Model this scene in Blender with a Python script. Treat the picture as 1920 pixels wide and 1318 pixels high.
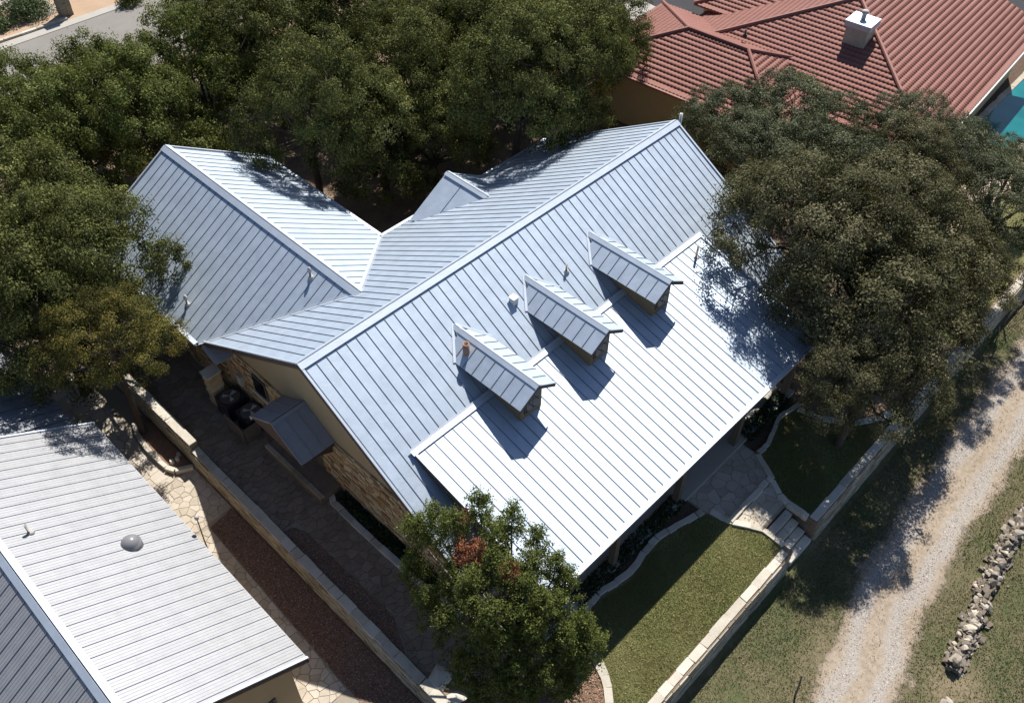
import bpy, bmesh, math, random
import numpy as np
from mathutils import Vector, Matrix

for o in list(bpy.data.objects): bpy.data.objects.remove(o)
scn = bpy.context.scene
COL = scn.collection
rnd = random.Random(7)
nrg = np.random.default_rng(11)

# ------------------------------------------------------------------ camera, sky, sun, exposure
CAM = Vector((-8.4642, -16.5013, 25.8664))
YAW, PITCH, ROLL = 0.8121, -0.8116, 0.0151
fw = Vector((math.sin(YAW)*math.cos(PITCH), math.cos(YAW)*math.cos(PITCH), math.sin(PITCH)))
rt = Vector((math.cos(YAW), -math.sin(YAW), 0)); up = rt.cross(fw)
rt2 = rt*math.cos(ROLL)+up*math.sin(ROLL); up2 = up*math.cos(ROLL)-rt*math.sin(ROLL)
cd = bpy.data.cameras.new('camera'); cam = bpy.data.objects.new('camera', cd); COL.objects.link(cam)
M = Matrix((rt2, up2, -fw)).transposed().to_4x4(); M.translation = CAM
cam.matrix_world = M
cd.sensor_width = 36.0; cd.sensor_fit = 'HORIZONTAL'; cd.lens = 31.753
cd.clip_start = 0.5; cd.clip_end = 2000
scn.camera = cam

SUN = Vector((0.6903, 0.3847, 1.0)).normalized()      # towards the sun
w = bpy.data.worlds.new('World'); scn.world = w; w.use_nodes = True
nt = w.node_tree; nt.nodes.clear()
sky = nt.nodes.new('ShaderNodeTexSky'); sky.sky_type = 'NISHITA'; sky.sun_disc = False
sky.sun_elevation = math.asin(SUN.z); sky.sun_rotation = math.atan2(SUN.x, SUN.y)
sky.air_density = 0.75; sky.dust_density = 0.4; sky.altitude = 400
bg = nt.nodes.new('ShaderNodeBackground'); bg.inputs['Strength'].default_value = 0.084
wo = nt.nodes.new('ShaderNodeOutputWorld')
nt.links.new(sky.outputs[0], bg.inputs[0]); nt.links.new(bg.outputs[0], wo.inputs[0])
sd = bpy.data.lights.new('sun', 'SUN'); sd.energy = 4.9; sd.angle = math.radians(0.5); sd.color = (1.0, 0.95, 0.87)
so = bpy.data.objects.new('sun', sd); COL.objects.link(so)
so.rotation_euler = (-SUN).to_track_quat('-Z', 'Y').to_euler(); so.location = (20, 10, 40)
scn.cycles.max_bounces = 6; scn.cycles.diffuse_bounces = 3; scn.cycles.glossy_bounces = 2; scn.cycles.transmission_bounces = 3
vs = scn.view_settings
vs.view_transform = 'Standard'; vs.look = 'None'; vs.gamma = 1.0; vs.exposure = 0.5; vs.use_curve_mapping = False

# ------------------------------------------------------------------ materials
class NT:
    def __init__(s, name):
        s.m = bpy.data.materials.new(name); s.m.use_nodes = True
        s.t = s.m.node_tree; s.t.nodes.clear()
        s.out = s.n('ShaderNodeOutputMaterial'); s.p = s.n('ShaderNodeBsdfPrincipled')
        s.l(s.p.outputs[0], s.out.inputs[0])
    def n(s, k, **kw):
        x = s.t.nodes.new(k)
        for a, b in kw.items(): setattr(x, a, b)
        return x
    def l(s, a, b): s.t.links.new(a, b)
    def coord(s, kind='Object', scale=(1, 1, 1)):
        c = s.n('ShaderNodeTexCoord'); mp = s.n('ShaderNodeMapping')
        mp.inputs['Scale'].default_value = scale
        if kind == 'World':
            g = s.n('ShaderNodeNewGeometry'); s.l(g.outputs['Position'], mp.inputs[0])
        else: s.l(c.outputs[kind], mp.inputs[0])
        return mp.outputs[0]
    def noise(s, co, scale, detail=4, rough=.6):
        x = s.n('ShaderNodeTexNoise'); x.inputs['Scale'].default_value = scale
        x.inputs['Detail'].default_value = detail; x.inputs['Roughness'].default_value = rough
        s.l(co, x.inputs['Vector']); return x.outputs[0]
    def voro(s, co, scale, out='Color'):
        x = s.n('ShaderNodeTexVoronoi'); x.inputs['Scale'].default_value = scale
        s.l(co, x.inputs['Vector']); return x.outputs[out]
    def ramp(s, fac, stops):
        r = s.n('ShaderNodeValToRGB'); e = r.color_ramp.elements
        while len(e) < len(stops): e.new(.5)
        for i, (p, c) in enumerate(stops): e[i].position = p; e[i].color = (*c, 1) if len(c) == 3 else c
        s.l(fac, r.inputs[0]); return r.outputs[0]
    def mix(s, fac, a, b, mode='MIX'):
        x = s.n('ShaderNodeMix'); x.data_type = 'RGBA'; x.blend_type = mode
        for v, i in ((fac, 0), (a, 6), (b, 7)):
            if isinstance(v, (int, float)): x.inputs[i].default_value = v
            elif isinstance(v, tuple): x.inputs[i].default_value = (*v, 1)
            else: s.l(v, x.inputs[i])
        return x.outputs[2]
    def bump(s, h, strength=.3, dist=.02):
        b = s.n('ShaderNodeBump'); b.inputs['Strength'].default_value = strength; b.inputs['Distance'].default_value = dist
        s.l(h, b.inputs['Height']); s.l(b.outputs[0], s.p.inputs['Normal'])
    def base(s, c, rough=.8, spec=.3, metal=0):
        if isinstance(c, tuple): s.p.inputs['Base Color'].default_value = (*c, 1)
        else: s.l(c, s.p.inputs['Base Color'])
        s.p.inputs['Roughness'].default_value = rough; s.p.inputs['Specular IOR Level'].default_value = spec
        s.p.inputs['Metallic'].default_value = metal
    def objrand(s):
        return s.n('ShaderNodeObjectInfo').outputs['Random']

def m_metal(name, c, rough, metal, var=.06, ribs=False):
    a = NT(name); co = a.coord('World')
    n1 = a.noise(co, 2.2, 5, .65); n2 = a.noise(co, 14, 3, .6)
    d = tuple(x*(1-var*2.2) for x in c); h = tuple(min(1, x*(1+var)) for x in c)
    col = a.ramp(n1, [(.3, d), (.7, h)])
    col = a.mix(.25, col, a.ramp(n2, [(.3, d), (.7, h)]))
    col = a.mix(a.objrand(), a.mix(.03, col, (.25, .27, .3)), col)
    a.base(col, rough, .5, metal)
    r = a.n('ShaderNodeMapRange'); r.inputs[3].default_value = rough-.05; r.inputs[4].default_value = rough+.07
    a.l(n1, r.inputs[0]); a.l(r.outputs[0], a.p.inputs['Roughness'])
    a.bump(n1, .2, .03)
    return a.m

def m_speck(name, stops, s1=3, s2=30, rough=.9, bump=.4, dist=.02, mixf=.5, rand=0.0, spec=.2):
    a = NT(name); co = a.coord('World')
    n1 = a.noise(co, s1, 5, .65); n2 = a.noise(co, s2, 4, .7)
    m = a.n('ShaderNodeMix'); m.inputs[0].default_value = mixf; a.l(n1, m.inputs[2]); a.l(n2, m.inputs[3])
    f = m.outputs[0]
    if rand:
        ad = a.n('ShaderNodeMath', operation='MULTIPLY_ADD'); a.l(a.objrand(), ad.inputs[0]); ad.inputs[1].default_value = rand
        sb = a.n('ShaderNodeMath', operation='SUBTRACT'); a.l(f, sb.inputs[0]); sb.inputs[1].default_value = rand/2
        a.l(sb.outputs[0], ad.inputs[2]); f = ad.outputs[0]
    a.base(a.ramp(f, stops), rough, spec)
    a.bump(n2, bump, dist)
    return a.m

def m_tone(name, stops, rough=.6, trans=.25, spec=.25, tcol=None, big=None):
    """foliage: per-leaf tone attribute picks the colour"""
    a = NT(name); at = a.n('ShaderNodeAttribute'); at.attribute_name = 'tone'
    col = a.ramp(at.outputs['Fac'], stops)
    if big:
        nz = a.noise(a.coord('World'), big[0], 3, .6)
        col = a.mix(a.ramp(nz, [(.42, (0, 0, 0)), (.62, (1, 1, 1))]), col, a.mix(.6, col, big[1]))
    a.base(col, rough, spec)
    if trans:
        t = a.n('ShaderNodeBsdfTranslucent'); mx = a.n('ShaderNodeMixShader'); mx.inputs[0].default_value = trans
        if tcol: a.l(a.mix(.5, col, tcol), t.inputs[0])
        else: a.l(col, t.inputs[0])
        a.l(a.p.outputs[0], mx.inputs[1]); a.l(t.outputs[0], mx.inputs[2]); a.l(mx.outputs[0], a.out.inputs[0])
    return a.m

MAT = {}
MAT['galv'] = m_metal('galvalume_panel', (.475, .555, .655), .59, .6)
MAT['trim'] = m_metal('galvalume_trim', (.54, .605, .69), .58, .6, .03)
MAT['seam'] = m_metal('galvalume_seam', (.22, .245, .30), .6, .5, .04)
MAT['galv_ribbed'] = m_metal('pale_ribbed_panel', (.36, .367, .385), .57, .5)
MAT['galv_dull'] = m_metal('dull_panel', (.34, .36, .40), .6, .5)
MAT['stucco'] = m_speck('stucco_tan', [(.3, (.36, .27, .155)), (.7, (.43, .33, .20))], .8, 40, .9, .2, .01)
MAT['dormershade'] = m_speck('dormer_stucco_shade', [(.3, (.19, .145, .085)), (.7, (.25, .195, .12))], .8, 40, .9, .2, .01)  # tan stucco darkened: the shade on the dormer walls is put into the colour
MAT['cream'] = m_speck('stucco_cream', [(.3, (.42, .34, .20)), (.7, (.50, .41, .26))], .8, 40, .9, .2, .01)
MAT['housestone'] = m_speck('house_limestone', [(.22, (.22, .14, .07)), (.42, (.42, .30, .15)), (.6, (.52, .42, .27)), (.8, (.62, .54, .40))], 5, 40, .9, .5, .02, .35, .5)
MAT['wallstone'] = m_speck('garden_limestone', [(.25, (.27, .23, .16)), (.5, (.42, .37, .28)), (.75, (.54, .49, .40))], 4, 40, .9, .6, .02, .4, .45)
MAT['capstone'] = m_speck('cap_limestone', [(.2, (.33, .295, .235)), (.4, (.50, .46, .385)), (.6, (.60, .555, .48)), (.8, (.69, .65, .58))], 2.2, 38, .88, .6, .02, .45, .3)
MAT['mortar'] = m_speck('mortar', [(.3, (.20, .17, .12)), (.7, (.30, .26, .2))], 5, 50)
MAT['flag'] = m_speck('flagstone_pale', [(.25, (.40, .35, .28)), (.5, (.49, .435, .36)), (.75, (.55, .50, .43))], 3, 30, .88, .4, .01, .4, .4)
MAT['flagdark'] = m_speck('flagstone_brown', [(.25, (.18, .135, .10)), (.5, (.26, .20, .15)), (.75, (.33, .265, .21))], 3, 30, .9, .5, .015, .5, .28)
MAT['joint'] = m_speck('joint_soil', [(.3, (.28, .24, .19)), (.7, (.38, .33, .27))], 5, 60)
MAT['concrete'] = m_speck('concrete', [(.3, (.36, .34, .31)), (.7, (.46, .44, .40))], 1.5, 40, .9, .2, .01)
MAT['soil'] = m_speck('soil_litter', [(.25, (.10, .07, .05)), (.45, (.20, .145, .10)), (.6, (.30, .22, .155)), (.78, (.42, .33, .24))], 1.1, 14, .95, .5, .03, .45)
MAT['mulch'] = m_speck('mulch', [(.3, (.06, .042, .032)), (.55, (.13, .09, .065)), (.8, (.22, .16, .12))], 6, 45, .95, .8, .03)
MAT['gravelbed'] = m_speck('gravel_bed', [(.3, (.15, .095, .065)), (.55, (.26, .17, .12)), (.8, (.38, .27, .20))], 10, 50, .95, .8, .03)
MAT['bark'] = m_speck('bark', [(.3, (.05, .04, .032)), (.7, (.13, .105, .085))], 6, 40, .95, .8, .03)
MAT['twig'] = m_speck('pale_twig', [(.3, (.22, .2, .17)), (.7, (.36, .33, .29))], 6, 40, .95, .4, .01)
MAT['asphalt'] = m_speck('asphalt', [(.3, (.20, .19, .175)), (.7, (.27, .255, .235))], .6, 60, .92, .3, .008)
MAT['darkasphalt'] = m_speck('dark_asphalt', [(.3, (.035, .035, .04)), (.7, (.06, .06, .065))], .6, 60, .9, .3, .008)
MAT['sand'] = m_speck('sandy_lot', [(.3, (.36, .24, .16)), (.6, (.46, .33, .23)), (.8, (.54, .43, .33))], .8, 18, .95, .4, .02)
MAT['rock'] = m_speck('field_rock', [(.2, (0.184, 0.152, 0.120)), (.45, (0.331, 0.294, 0.248)), (.65, (0.460, 0.405, 0.336)), (.85, (0.552, 0.488, 0.386))], 4, 30, .9, .6, .02, .35, .7)
MAT['pebble'] = m_tone('pebble', [(0, (.13, .10, .08)), (.4, (.30, .25, .21)), (.75, (.45, .41, .37)), (1, (.60, .56, .51))], .9, 0, .2)
MAT['redgravel'] = m_tone('red_gravel', [(0, (.09, .055, .04)), (.5, (.21, .13, .09)), (.85, (.32, .21, .15)), (1, (.45, .35, .28))], .9, 0, .2)
MAT['fascia'] = m_speck('brown_fascia', [(.3, (.075, .05, .04)), (.7, (.12, .08, .06))], 3, 30, .7, .1)
MAT['white'] = m_speck('white_paint', [(.3, (.66, .65, .63)), (.7, (.76, .75, .73))], 3, 30, .5, .1)
MAT['dark'] = m_speck('dark_metal', [(.3, (.03, .03, .033)), (.7, (.05, .05, .055))], 3, 30, .5, .1)
MAT['frame'] = m_speck('window_frame', [(.3, (.10, .085, .07)), (.7, (.14, .12, .10))], 3, 30, .6, .1)
MAT['pvc'] = m_speck('vent_pipe_grey', [(.3, (.40, .38, .36)), (.7, (.52, .50, .47))], 3, 30, .6, .1)
MAT['rust'] = m_speck('terracotta_liner', [(.3, (.30, .17, .12)), (.7, (.42, .28, .21))], 5, 30, .8, .2)
MAT['wood'] = m_speck('grey_wood', [(.3, (.12, .10, .085)), (.7, (.2, .17, .15))], 5, 30, .9, .3)
MAT['tile'] = m_speck('red_clay_tile', [(.2, (0.198, 0.080, 0.065)), (.5, (0.260, 0.113, 0.090)), (.8, (0.318, 0.153, 0.122))], .7, 16, .62, .15, .01, .5)
MAT['tilecap'] = m_speck('red_ridge_cap', [(.3, (.27, .12, .095)), (.7, (.33, .155, .125))], 1.5, 20, .6, .1)
MAT['deck'] = m_speck('pool_deck', [(.3, (.46, .36, .26)), (.7, (.58, .48, .37))], 1.5, 20, .9, .2)
MAT['lawnbase'] = m_speck('lawn_soil', [(.25, (.10, .10, .04)), (.45, (.15, .15, .058)), (.65, (.20, .185, .08)), (.85, (.27, .225, .125))], 1.0, 16, .95, .5, .03, .55)
MAT['vergebase'] = m_speck('dry_grass_soil', [(.25, (.045, .068, .025)), (.42, (.085, .10, .042)), (.55, (.15, .13, .075)), (.75, (.29, .225, .15))], .45, 9, .95, .6, .03, .42)
MAT['lawn'] = m_tone('lawn_blades', [(0, (0.128, 0.153, 0.051)), (.5, (0.264, 0.283, 0.107)), (.85, (0.400, 0.382, 0.190)), (1, (0.607, 0.549, 0.346))], .8, .15, .15, None, (.9, (.21, .18, .08)))
MAT['verge'] = m_tone('dry_blades', [(0, (0.063, 0.085, 0.028)), (.45, (0.133, 0.138, 0.059)), (.75, (0.280, 0.216, 0.131)), (1, (0.504, 0.394, 0.276))], .8, .15, .2, None, (.35, (.055, .10, .03)))
MAT['cladding'] = m_tone('rubble_cladding', [(0, (.20, .12, .06)), (.3, (.36, .25, .13)), (.55, (.47, .35, .20)), (.8, (.56, .46, .31)), (1, (.50, .26, .13))], .9, 0, .15)
MAT['ivy'] = m_tone('low_hedge', [(0, (.015, .03, .012)), (.6, (.03, .055, .02)), (1, (.06, .09, .035))], .6, .15)
MAT['oak'] = m_tone('live_oak_leaves', [(0, (0.044, 0.050, 0.016)), (.45, (0.099, 0.109, 0.032)), (.8, (0.174, 0.188, 0.055)), (1, (0.279, 0.278, 0.101))], .7, .22, .15, (.15, .17, .03))
MAT['oakgreen'] = m_tone('green_oak_leaves', [(0, (.045, .058, .014)), (.45, (.105, .13, .034)), (.8, (.18, .205, .06)), (1, (.27, .275, .11))], .7, .25, .15, (.2, .22, .03))
MAT['oakolive'] = m_tone('olive_oak_leaves', [(0, (.045, .045, .021)), (.45, (.098, .096, .046)), (.8, (.165, .155, .08)), (1, (.25, .225, .135))], .7, .2, .15, (.16, .16, .04))
MAT['oakblue'] = m_tone('grey_green_leaves', [(0, (.035, .044, .024)), (.45, (.08, .095, .05)), (.8, (.15, .165, .09)), (1, (.25, .245, .14))], .65, .2, .2, (.15, .17, .04))
MAT['yellow'] = m_tone('yellowing_leaves', [(0, (.04, .042, .012)), (.45, (.095, .092, .022)), (.8, (.18, .15, .036)), (1, (.28, .21, .06))], .7, .25, .15, (.22, .19, .03))
MAT['juniper'] = m_tone('juniper_sprays', [(0, (.030, .040, .010)), (.45, (.085, .11, .026)), (.8, (.17, .19, .05)), (1, (.26, .26, .10))], .7, .22, .15, (.18, .2, .03))
MAT['deadfol'] = m_tone('dead_sprays', [(0, (.14, .045, .022)), (.5, (.27, .10, .05)), (1, (.42, .20, .12))], .8, .15, .15)
MAT['shrub'] = m_tone('shrub_leaves', [(0, (.05, .07, .03)), (.5, (.10, .14, .05)), (1, (.2, .24, .11))], .6, .2)

a = NT('window_glass'); a.base((.012, .013, .016), .12, .35); MAT['glass'] = a.m
a = NT('pool_water'); co = a.coord('World'); a.base(a.ramp(a.noise(co, .35, 2), [(.35, (.008, .13, .145)), (.7, (.02, .25, .26))]), .06, .6)
a.bump(a.noise(co, 3.5, 2), .12, .05); MAT['water'] = a.m
a = NT('dome_plastic'); a.base((.22, .22, .23), .25, .5); MAT['dome'] = a.m

# gravel two-track: pale crushed stone in the wheel tracks, pinkish sand between and at the edges (object v runs across the road)
a = NT('gravel_road'); co = a.coord('World')
uv = a.n('ShaderNodeAttribute'); uv.attribute_name = 'across'
nz = a.noise(co, .9, 4, .65); nf = a.noise(co, 22, 3, .75); nm = a.noise(co, 6, 3, .7)
def madd(x, k, y):
    q_ = a.n('ShaderNodeMath', operation='MULTIPLY_ADD'); a.l(x, q_.inputs[0]); q_.inputs[1].default_value = k
    if isinstance(y, float): q_.inputs[2].default_value = y
    else: a.l(y, q_.inputs[2])
    return q_.outputs[0]
def absn(x): q_ = a.n('ShaderNodeMath', operation='ABSOLUTE'); a.l(x, q_.inputs[0]); return q_.outputs[0]
nt_ = a.noise(co, .7, 3, .6)
wob = madd(nt_, .5, madd(uv.outputs['Fac'], 1.0, -.25))
track = a.ramp(absn(wob), [(.14, (0, 0, 0)), (.3, (1, 1, 1)), (.46, (1, 1, 1)), (.62, (0, 0, 0))])
edge = madd(nm, .55, madd(nz, .9, madd(absn(uv.outputs['Fac']), 1.0, -.725)))
tp_ = a.n('ShaderNodeBsdfTransparent'); mxs = a.n('ShaderNodeMixShader')
a.l(a.ramp(edge, [(.66, (0, 0, 0)), (.82, (1, 1, 1))]), mxs.inputs[0]); a.l(a.p.outputs[0], mxs.inputs[1]); a.l(tp_.outputs[0], mxs.inputs[2]); a.l(mxs.outputs[0], a.out.inputs[0])
sandc = a.ramp(nm, [(.3, (.27, .215, .16)), (.55, (.36, .295, .23)), (.8, (.43, .37, .305))])
grc = a.ramp(nf, [(.3, (.22, .19, .165)), (.5, (.36, .325, .29)), (.7, (.47, .44, .405))])
a.base(a.mix(track, sandc, grc), .95, .15); a.bump(nf, .5, .03); MAT['road'] = a.m

# ------------------------------------------------------------------ object helpers
def link(o, parent=None):
    COL.objects.link(o)
    if parent is not None:
        o.parent = parent; l = Vector((0, 0, 0)); p = parent
        while p is not None: l += Vector(p.location); p = p.parent
        o.location = Vector(o.location)-l
    return o
def tag(o, label=None, cat=None, group=None, kind=None):
    if label: o['label'] = label
    if cat: o['category'] = cat
    if group: o['group'] = group
    if kind: o['kind'] = kind
    return o
def thing(name, label, cat, loc=(0, 0, 0), group=None):
    o = bpy.data.objects.new(name, None); o.location = loc; o.empty_display_size = .3
    COL.objects.link(o); return tag(o, label, cat, group)
def as_mat(m): return MAT[m] if isinstance(m, str) else m
def mesh(name, v, f, mats, parent=None, smooth=False, mi=None):
    me = bpy.data.meshes.new(name); me.from_pydata([tuple(x) for x in v], [], f)
    for m in (mats if isinstance(mats, (list, tuple)) else [mats]): me.materials.append(as_mat(m))
    if mi is not None: me.polygons.foreach_set('material_index', mi)
    if smooth: me.polygons.foreach_set('use_smooth', [True]*len(me.polygons))
    me.update()
    return link(bpy.data.objects.new(name, me), parent)
def np_mesh(name, V, F, m, tone=None, attr='tone', smooth=False):
    """V (n,3), F (m,k) all faces k-sided"""
    me = bpy.data.meshes.new(name); n, k = len(F), F.shape[1]
    me.vertices.add(len(V)); me.vertices.foreach_set('co', V.astype(np.float32).ravel())
    me.loops.add(n*k); me.loops.foreach_set('vertex_index', F.astype(np.int32).ravel())
    me.polygons.add(n); me.polygons.foreach_set('loop_start', np.arange(0, n*k, k, dtype=np.int32))
    me.update(calc_edges=True)
    if tone is not None:
        at = me.attributes.new(attr, 'FLOAT', 'FACE' if len(tone) == n else 'POINT')
        at.data.foreach_set('value', tone.astype(np.float32))
    if smooth: me.polygons.foreach_set('use_smooth', np.ones(n, bool))
    me.materials.append(as_mat(m)); return me
class MB:
    def __init__(s): s.v = []; s.f = []; s.mi = []
    def add(s, v, f, mi=0):
        b = len(s.v); s.v += [tuple(x) for x in v]; s.f += [tuple(i+b for i in q) for q in f]; s.mi += [mi]*len(f); return s
    def box(s, x0, x1, y0, y1, z0, z1, mi=0, j=0, r=rnd):
        v = [(x0, y0, z0), (x1, y0, z0), (x1, y1, z0), (x0, y1, z0), (x0, y0, z1), (x1, y0, z1), (x1, y1, z1), (x0, y1, z1)]
        if j: v = [tuple(c+r.uniform(-j, j) for c in p) for p in v]
        return s.add(v, BOXF, mi)
    def prism(s, poly, d, mi=0):
        """poly 3-D loop, extruded by vector d"""
        n = len(poly); a = [Vector(p) for p in poly]; b = [p+Vector(d) for p in a]
        s.add(a+b, [tuple(range(n))[::-1], tuple(range(n, 2*n))]+[(i, (i+1) % n, n+(i+1) % n, n+i) for i in range(n)], mi); return s
    def tube(s, pts, rads, k=8, mi=0, cap=True):
        P = [Vector(p) for p in pts]; rings = []
        for i, p in enumerate(P):
            d = (P[min(i+1, len(P)-1)]-P[max(i-1, 0)]).normalized()
            a = d.orthogonal().normalized() if abs(d.z) < .99 else Vector((1, 0, 0)); a = (a-d*a.dot(d)).normalized(); b = d.cross(a)
            rings.append([p+(a*math.cos(t)+b*math.sin(t))*rads[i] for t in [2*math.pi*q/k for q in range(k)]])
        v = [q for r_ in rings for q in r_]; f = []
        for i in range(len(P)-1):
            for q in range(k): f.append((i*k+q, i*k+(q+1) % k, (i+1)*k+(q+1) % k, (i+1)*k+q))
        if cap: f += [tuple(range(k))[::-1], tuple(range((len(P)-1)*k, len(P)*k))]
        return s.add(v, f, mi)
    def lathe(s, c, prof, k=14, mi=0):
        v = []; f = []
        for r_, z in prof: v += [(c[0]+r_*math.cos(2*math.pi*q/k), c[1]+r_*math.sin(2*math.pi*q/k), c[2]+z) for q in range(k)]
        for i in range(len(prof)-1):
            for q in range(k): f.append((i*k+q, i*k+(q+1) % k, (i+1)*k+(q+1) % k, (i+1)*k+q))
        f += [tuple(range(k))[::-1], tuple(range((len(prof)-1)*k, len(prof)*k))]
        return s.add(v, f, mi)
    def build(s, name, mats, parent=None, smooth=False): return mesh(name, s.v, s.f, mats, parent, smooth, s.mi)
BOXF = [(3, 2, 1, 0), (4, 5, 6, 7), (0, 1, 5, 4), (1, 2, 6, 5), (2, 3, 7, 6), (3, 0, 4, 7)]

def clip2(poly, a, b, c):
    """keep a*x+b*y<=c"""
    out = []
    for i in range(len(poly)):
        p, q = poly[i], poly[(i+1) % len(poly)]
        dp, dq = a*p[0]+b*p[1]-c, a*q[0]+b*q[1]-c
        if dp <= 0: out.append(p)
        if (dp < 0 < dq) or (dq < 0 < dp):
            t = dp/(dp-dq); out.append((p[0]+t*(q[0]-p[0]), p[1]+t*(q[1]-p[1])))
    return out
def inside(poly, x, y):
    c = False; n = len(poly)
    for i in range(n):
        (x1, y1), (x2, y2) = poly[i], poly[(i+1) % n]
        if (y1 > y) != (y2 > y) and x < (x2-x1)*(y-y1)/(y2-y1)+x1: c = not c
    return c
def np_inside(poly, X, Y):
    c = np.zeros(len(X), bool); n = len(poly)
    for i in range(n):
        (x1, y1), (x2, y2) = poly[i], poly[(i+1) % n]
        if y1 == y2: continue
        c ^= ((y1 > Y) != (y2 > Y)) & (X < (x2-x1)*(Y-y1)/(y2-y1)+x1)
    return c

# ------------------------------------------------------------------ ground sheet (retaining walls hide its steps)
def gz(x, y):
    if y < -12.45: return -1.02-.02*max(0, -13-y)*.3+.03*math.sin(x*.7+y*1.3)
    if x < -2.25: return -.66
    return 0.0
def axis(breaks, step=3.0):
    r = []
    for a, b in zip(breaks[:-1], breaks[1:]):
        n = max(1, int(round((b-a)/step))); r += [a+(b-a)*i/n for i in range(n)]
    return r+[breaks[-1]]
gx = axis([-400, -60, -2.26, -2.24, 9.355, 9.365, 10.795, 10.805, 60, 400], 4); gx = sorted(set(gx+[-60-i*40 for i in range(1, 8)]))
gy = axis([-400, -60, -12.46, -12.44, -11.305, -11.295, 70, 400], 4)
GV = [(x, y, gz(x, y)-(.25 if y < -12.45 else .012)-(1.06 if (9.36 < x < 10.8 and -12.45 < y < -11.3) else 0)) for y in gy for x in gx]; n = len(gx)
mesh('ground', GV, [(j*n+i, j*n+i+1, (j+1)*n+i+1, (j+1)*n+i) for j in range(len(gy)-1) for i in range(n-1)], 'soil')['kind'] = 'structure'

def sheet(name, poly, z, m, kind='structure', sub=0):
    o = mesh(name, [(x, y, z) for x, y in poly], [tuple(range(len(poly)))], m); o['kind'] = kind
    return o

# verge outside the front wall: undulating sheet, finer than the ground
vx = [4-14+i*.8 for i in range(90)]; vy = [-12.5-i*.8 for i in range(26)]; n = len(vx)
mesh('verge', [(x, y, gz(x, y)+.004) for y in vy for x in vx], [(j*n+i, (j+1)*n+i, (j+1)*n+i+1, j*n+i+1) for j in range(len(vy)-1) for i in range(n-1)], 'vergebase')['kind'] = 'structure'

# gravel road
def road_c(x):
    xs = [-5, 6.8, 8.6, 10.8, 12.3, 14.5, 16.4, 19, 22, 25, 35, 60]; ys = [-19.2, -16.4, -16.1, -15.4, -15.4, -15.2, -15.15, -15.0, -14.9, -14.85, -14.6, -14.2]
    return float(np.interp(x, xs, ys))
RV = []; RA = []; RF = []; xs = [-5+i*.16 for i in range(400)]; K = 14
for i, x in enumerate(xs):
    hw0 = hw1 = 1.55
    for q in range(K+1):
        s_ = -1+2*q/K; h = hw0 if s_ < 0 else hw1; y = road_c(x)+s_*h
        RV.append((x, y, gz(x, y)+.012+.02*math.sin(s_*3.14*2.0)*0)); RA.append(s_)
for i in range(len(xs)-1):
    for q in range(K): a_ = i*(K+1)+q; RF.append((a_, a_+K+1, a_+K+2, a_+1))
me = np_mesh('gravel_road', np.array(RV), np.array(RF)[:, ::-1], 'road', np.array(RA), 'across')
o = link(bpy.data.objects.new('gravel_road', me)); o['kind'] = 'structure'

# lawns
LAWN_L = [(3.0, -9.12), (3.58, -9.03), (4.1, -9.13), (4.73, -9.28), (5.34, -9.22), (5.9, -9.1), (6.6, -9.1), (7.26, -9.27), (8.2, -9.46), (8.55, -9.6), (8.72, -10.3), (9.1, -10.85), (9.35, -11.3), (9.2, -12.1), (.6, -12.1), (1.22, -11.3), (1.6, -10.9), (1.95, -10.4), (2.1, -9.9), (2.6, -9.3)]
LAWN_R = [(11.95, -9.45), (12.5, -9.5), (13.15, -9.3), (13.83, -9.1), (14.7, -9.3), (15.0, -10.5), (16.0, -11.6), (17.6, -12.1), (10.9, -12.1), (10.85, -11.3), (11.3, -10.35)]
LAWN_POOL = [(20, -12), (36, -12), (36, -9.2), (28.5, -8.8), (24, -7), (20, -8)]
for nm, P in (('lawn', LAWN_L), ('lawn', LAWN_R), ('lawn', LAWN_POOL)): sheet(nm, P, .004, 'lawnbase')

def blades(name, poly, n, zf, h, wd, m, seed, skip=None, clump=0):
    r = np.random.default_rng(seed); P = np.array(poly); lo, hi = P.min(0), P.max(0)
    X = r.uniform(lo[0], hi[0], n*2); Y = r.uniform(lo[1], hi[1], n*2)
    k = np_inside(poly, X, Y)
    if skip is not None: k &= ~skip(X, Y, r)
    X, Y = X[k][:n], Y[k][:n]; n = len(X)
    Z = np.array([zf(a, b) for a, b in zip(X, Y)])
    ang = r.uniform(0, 6.283, n); H = h*r.uniform(.5, 1.3, n); lean = H*r.uniform(.3, 1.4, n); an2 = ang+r.uniform(-1.5, 1.5, n)
    W = wd*r.uniform(.6, 1.4, n)
    b0 = np.stack([X-W*np.sin(ang), Y+W*np.cos(ang), Z], 1); b1 = np.stack([X+W*np.sin(ang), Y-W*np.cos(ang), Z], 1)
    tp = np.stack([X+lean*np.cos(an2), Y+lean*np.sin(an2), Z+H], 1)
    V = np.stack([b0, b1, tp], 1).reshape(-1, 3)
    t = np.clip(.42+.2*r.standard_normal(n)+.16*np.sin(X*1.1+Y*.7)+.12*np.sin(X*2.3-Y*1.9), 0, 1)
    me = np_mesh(name, V, np.arange(3*n).reshape(-1, 3), m, t)
    return link(bpy.data.objects.new(name, me))
tag(blades('grass', LAWN_L, 70000, lambda x, y: .0, .045, .010, 'lawn', 1), 'short mown green lawn grass left of the stone steps', 'grass', kind='stuff')
tag(blades('grass', LAWN_R, 40000, lambda x, y: .0, .05, .011, 'lawn', 2), 'shaded lawn grass right of the stone steps', 'grass', kind='stuff')
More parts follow.
